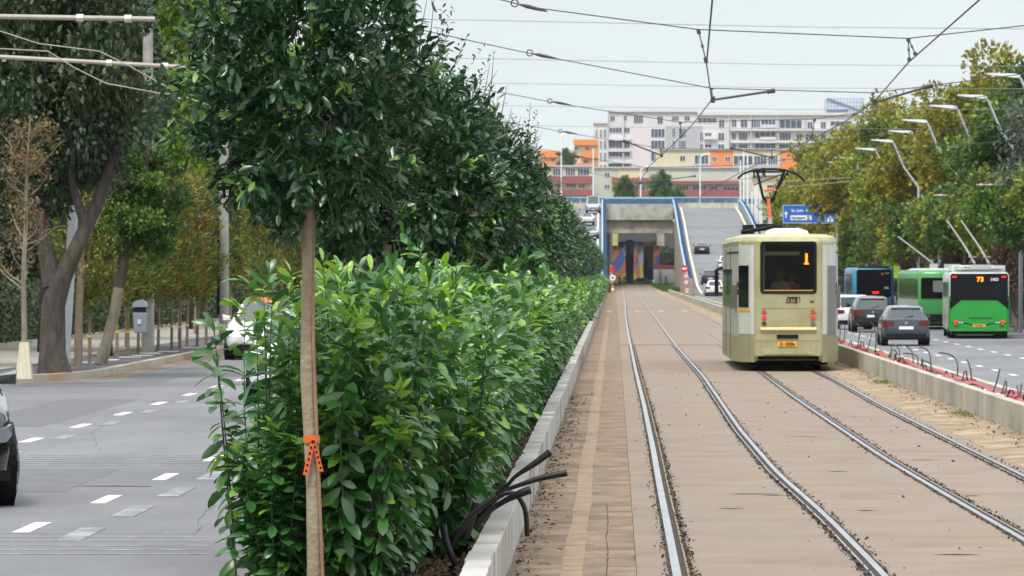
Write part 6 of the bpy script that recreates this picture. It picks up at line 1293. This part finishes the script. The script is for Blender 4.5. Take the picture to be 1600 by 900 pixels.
    def lower(b): b.loft([[(-.57, -.004, .37), (.57, -.004, .37), (.57, -.004, .50), (-.57, -.004, .50)], [(-.45, -.03, .37), (.45, -.03, .37), (.32, -.03, .505), (-.32, -.03, .505)]])
    part('bumper', TO, o, lower)
    part('operator_logo', M['black'], o, lambda b: (b.box(-.02, .24, -.012, -.001, 1.595, 1.605), b.box(-.04, .20, -.012, -.001, 1.475, 1.485), b.prism([(-.055, -.012, 1.475), (-.04, -.012, 1.475), (.0, -.012, 1.605), (-.02, -.012, 1.605)], (0, .011, 0)), b.box(.235, .247, -.012, -.001, 1.495, 1.595)))
    text_mesh('STB', .125, M['black'], o, (.10, -.010, 1.54), name='operator_letters', sx=.95); text_mesh('1020', .05, M['black'], o, (.50, -.01, 1.50), name='fleet_number'); part('sticker', mat('sill_orange', (.55, .30, .06), .5), o, lambda b: b.box(.43, .56, -.006, -.001, 1.545, 1.56))
    part('roof_edge', mat('tram_roofedge', (.55, .47, .19), .5), o, lambda b: b.loft([plan_ring(P, 2.885, .045), plan_ring(P, 2.93, .10)]))
    part('roof_hump', TW, o, lambda b: b.loft([[(-.50, .3, 2.94), (.46, .3, 2.94), (.46, 2.6, 2.94), (-.50, 2.6, 2.94)], [(-.46, .36, 3.03), (.42, .36, 3.03), (.42, 2.5, 3.03), (-.46, 2.5, 3.03)], [(-.30, .42, 3.085), (.24, .42, 3.085), (.24, 2.3, 3.085), (-.30, 2.3, 3.085)]]), smooth=True)
    part('roof_gear', M['black'], o, lambda b: (b.box(-.80, -.55, 7, 7.8, 2.95, 3.22), b.box(-.5, .05, 7.1, 7.7, 3.12, 3.24), b.box(-.3, .0, 6.9, 7.4, 2.95, 3.12), b.tube([(-.85, 7, 3.05), (.1, 7, 3.2)], .05, 6), b.tube([(-.1, 7, 3.2), (-.1, 7, 2.95)], .05, 6)))
    part('bogie', M['black'], o, lambda b: (b.box(-.9, .9, 1.4, 3.4, .12, .6), [b.tube([(sx * .60, yy, .34), (sx * .74, yy, .34)], .33, 20) for sx in (-1, 1) for yy in (1.6, 3.2)], b.box(-.80, .80, .35, 1.3, .26, .62), [b.tube([(sx * .60, yy, .34), (sx * .74, yy, .34)], .33, 20) for sx in (-1, 1) for yy in (10, 11.6)]))
    # pantograph, folded out above the middle of the roof
    yp = 9.0; sP = F / (D + yp); X0 = (1232 - CX) / s; px = lambda x, y, dy=0: ((x - CX) / sP - X0, yp + dy, CH + (CY - y) / sP)
    pg = part('pantograph', M['black'], o, lambda b: (b.tube([px(1153, 279), px(1160, 272), px(1174, 267), px(1190, 264.5), px(1210, 264), px(1228, 266), px(1243, 271), px(1251, 277), px(1257, 283)], .028, 8), b.tube([px(1182, 268, .3), px(1228, 268, .3)], .022, 6),
        b.tube([px(1183, 267), px(1193, 311)], .032, 7), b.tube([px(1225, 268), px(1208, 311)], .032, 7), b.tube([px(1230, 270, .3), px(1211, 300, .1)], .028, 7), b.tube([px(1178, 289), px(1225, 271)], .014, 5), b.tube([px(1178, 268), px(1179, 278)], .022, 5), b.tube([px(1192, 262), px(1192, 274)], .02, 5), b.tube([px(1194, 262), px(1195, 276)], .02, 5),
        b.prism([px(1191, 309), px(1213, 309), px(1203, 321), px(1199, 321)], (0, .12, 0)), b.tube([px(1230, 268), px(1232, 276)], .02, 5)))
    part('pantograph_mast', mat('mast_orange', (.72, .16, .07), .45), pg, lambda b: (b.tube([px(1200.5, 310), px(1203, 342)], .044, 8), b.tube([px(1195, 297.5), px(1205, 296), px(1216, 298)], .03, 6)))
    part('mast_foot', M['galv'], pg, lambda b: b.tube([px(1203, 341), px(1203, 358)], .05, 8))
    mr = part('mirror', M['black'], o, lambda b: (b.box(-1.36, -1.27, 11.5, 11.7, 1.6, 2.2), b.tube([(-1.1, 11.6, 2.25), (-1.31, 11.6, 2.2)], .025, 6)))
    return o
TR = tram()

# ------------------------------------------------------------------ people
SK = mat('skin', (.45, .27, .19), .6); HAIR = mat('hair_brown', (.10, .06, .04), .7)
def person(label, loc, rz, top, trousers, cat='person', group=None, H=1.7, arms=.12, stride=.1, longhair=False):
    o = thing('person', label, cat, loc, rz, group); k = H / 1.7
    J = {'pel': (0, 0, .93), 'ch': (0, 0, 1.25), 'nk': (0, 0, 1.43), 'hd': (0, -.01, 1.52), 'tp': (0, -.01, 1.64)}
    vs, es, rr = [], [], []
    def v(p, r): vs.append(tuple(c * k for c in p)); rr.append(r * k); return len(vs) - 1
    pel = v((0, 0, .93), .145); sp = v((0, 0, 1.10), .13); ch = v((0, 0, 1.28), .155); nk = v((0, 0, 1.42), .06); h0 = v((0, -.02, 1.50), .07); h1 = v((0, -.01, 1.58), .095); h2 = v((0, 0, 1.64), .07)
    es += [(pel, sp), (sp, ch), (ch, nk), (nk, h0), (h0, h1), (h1, h2)]
    for sd in (-1, 1):
        hip = v((sd * .09, 0, .88), .105); kn = v((sd * .10, -stride * sd * .6, .48), .065); an = v((sd * .10, -stride * sd, .09), .045); ft = v((sd * .11, -stride * sd - .14, .04), .04); es += [(pel, hip), (hip, kn), (kn, an), (an, ft)]
        sh = v((sd * .17, 0, 1.36), .065); el = v((sd * (.22 + arms * .4), .02, 1.10), .045); wr = v((sd * (.20 + arms * .2), -.10 - arms, .92), .032); hn = v((sd * (.19 + arms * .1), -.15 - arms, .85), .035); es += [(ch, sh), (sh, el), (el, wr), (wr, hn)]
        for q in range(5): fg = v((sd * (.19 + arms * .1) + (q - 2) * .016, -.17 - arms, .78 + .008 * abs(q - 2)), .009); es += [(hn, fg)]
    def sk(name, m, vs, es, rr, root=0):
        me = bpy.data.meshes.new(name); me.from_pydata(vs, es, []); me.materials.append(m); q = link(name, me, o); q.modifiers.new('skin', 'SKIN'); dat = me.skin_vertices[0].data
        for i, r in enumerate(rr): dat[i].radius = (r, r)
        dat[root].use_root = True; ss = q.modifiers.new('sub', 'SUBSURF'); ss.levels = ss.render_levels = 1; return q
    sk('body', SK, vs, es, rr)
    cv = [vs[pel], vs[sp], vs[ch], tuple(c * k for c in (0, 0, 1.38))]; ce = [(0, 1), (1, 2), (2, 3)]; cr = [.155 * k, .15 * k, .175 * k, .09 * k]
    for sd in (-1, 1):
        i0 = len(cv); cv += [tuple(c * k for c in p) for p in ((sd * .17, 0, 1.36), (sd * (.22 + arms * .4), .02, 1.10), (sd * (.20 + arms * .2), -.10 - arms, .93))]; cr += [.08 * k, .06 * k, .045 * k]; ce += [(2, i0), (i0, i0 + 1), (i0 + 1, i0 + 2)]
    sk('jacket', top, cv, ce, cr)
    tv = [vs[pel]]; te = []; tr_ = [.15 * k]
    for sd in (-1, 1):
        i0 = len(tv); tv += [tuple(c * k for c in p) for p in ((sd * .09, 0, .86), (sd * .10, -stride * sd * .6, .48), (sd * .10, -stride * sd, .10))]; tr_ += [.115 * k, .08 * k, .065 * k]; te += [(0, i0), (i0, i0 + 1), (i0 + 1, i0 + 2)]
    sk('trousers', trousers, tv, te, tr_)
    hv = [tuple(c * k for c in p) for p in ((0, .02, 1.56), (0, .015, 1.64), (0, .05, 1.50 if not longhair else 1.38))]; sk('hair', HAIR, hv, [(0, 1), (0, 2)], [.10 * k, .085 * k, .06 * k])
    return o
navy = mat('cloth_navy', (.02, .022, .03), .9); tan = mat('cloth_tan', (.30, .22, .15), .9); dk = mat('cloth_dark', (.03, .035, .05), .9); hv_ = mat('cloth_hivis', (.55, .75, .05), .7); wine = mat('cloth_wine', (.35, .05, .07), .9)
s = 72.0; t_ = TR.location
person('passenger with long hair and a pale tan jacket standing inside the tram rear window', (t_.x - .16, t_.y + .50, .63), R(150), tan, dk, H=1.56, longhair=True)
person('passenger in wine red clothes behind the first one inside the tram', (t_.x + .10, t_.y + .80, .63), R(200), wine, dk, H=1.50)
for (x, D_, tp, l) in ((968, 738.6, dk, 'dark-clothed person standing at the end of the tracks under the overpass'), (970.5, 740.2, hv_, 'person in a yellow-green vest under the overpass'), (975.5, 739.4, navy, 'person in navy clothes right of the yellow vest')):
    person(l, ((x - CX) * D_ / F, D_, .0), R(0), tp, dk, group='people under the overpass')

# ------------------------------------------------------------------ air
hz = MB().box(-1450, 1450, -80, 2960, -1.9, 160); hm = bpy.data.materials.new('haze_air'); hm.use_nodes = True; n = hm.node_tree; n.nodes.clear(); o_ = n.nodes.new('ShaderNodeOutputMaterial'); pv = n.nodes.new('ShaderNodeVolumePrincipled')
pv.inputs['Color'].default_value = (.93, .96, 1, 1); pv.inputs['Density'].default_value = .00005; pv.inputs['Anisotropy'].default_value = .2; n.links.new(pv.outputs[0], o_.inputs['Volume'])
USE_HAZE = True
if USE_HAZE: tag(hz.build('haze', hm), kind='stuff')
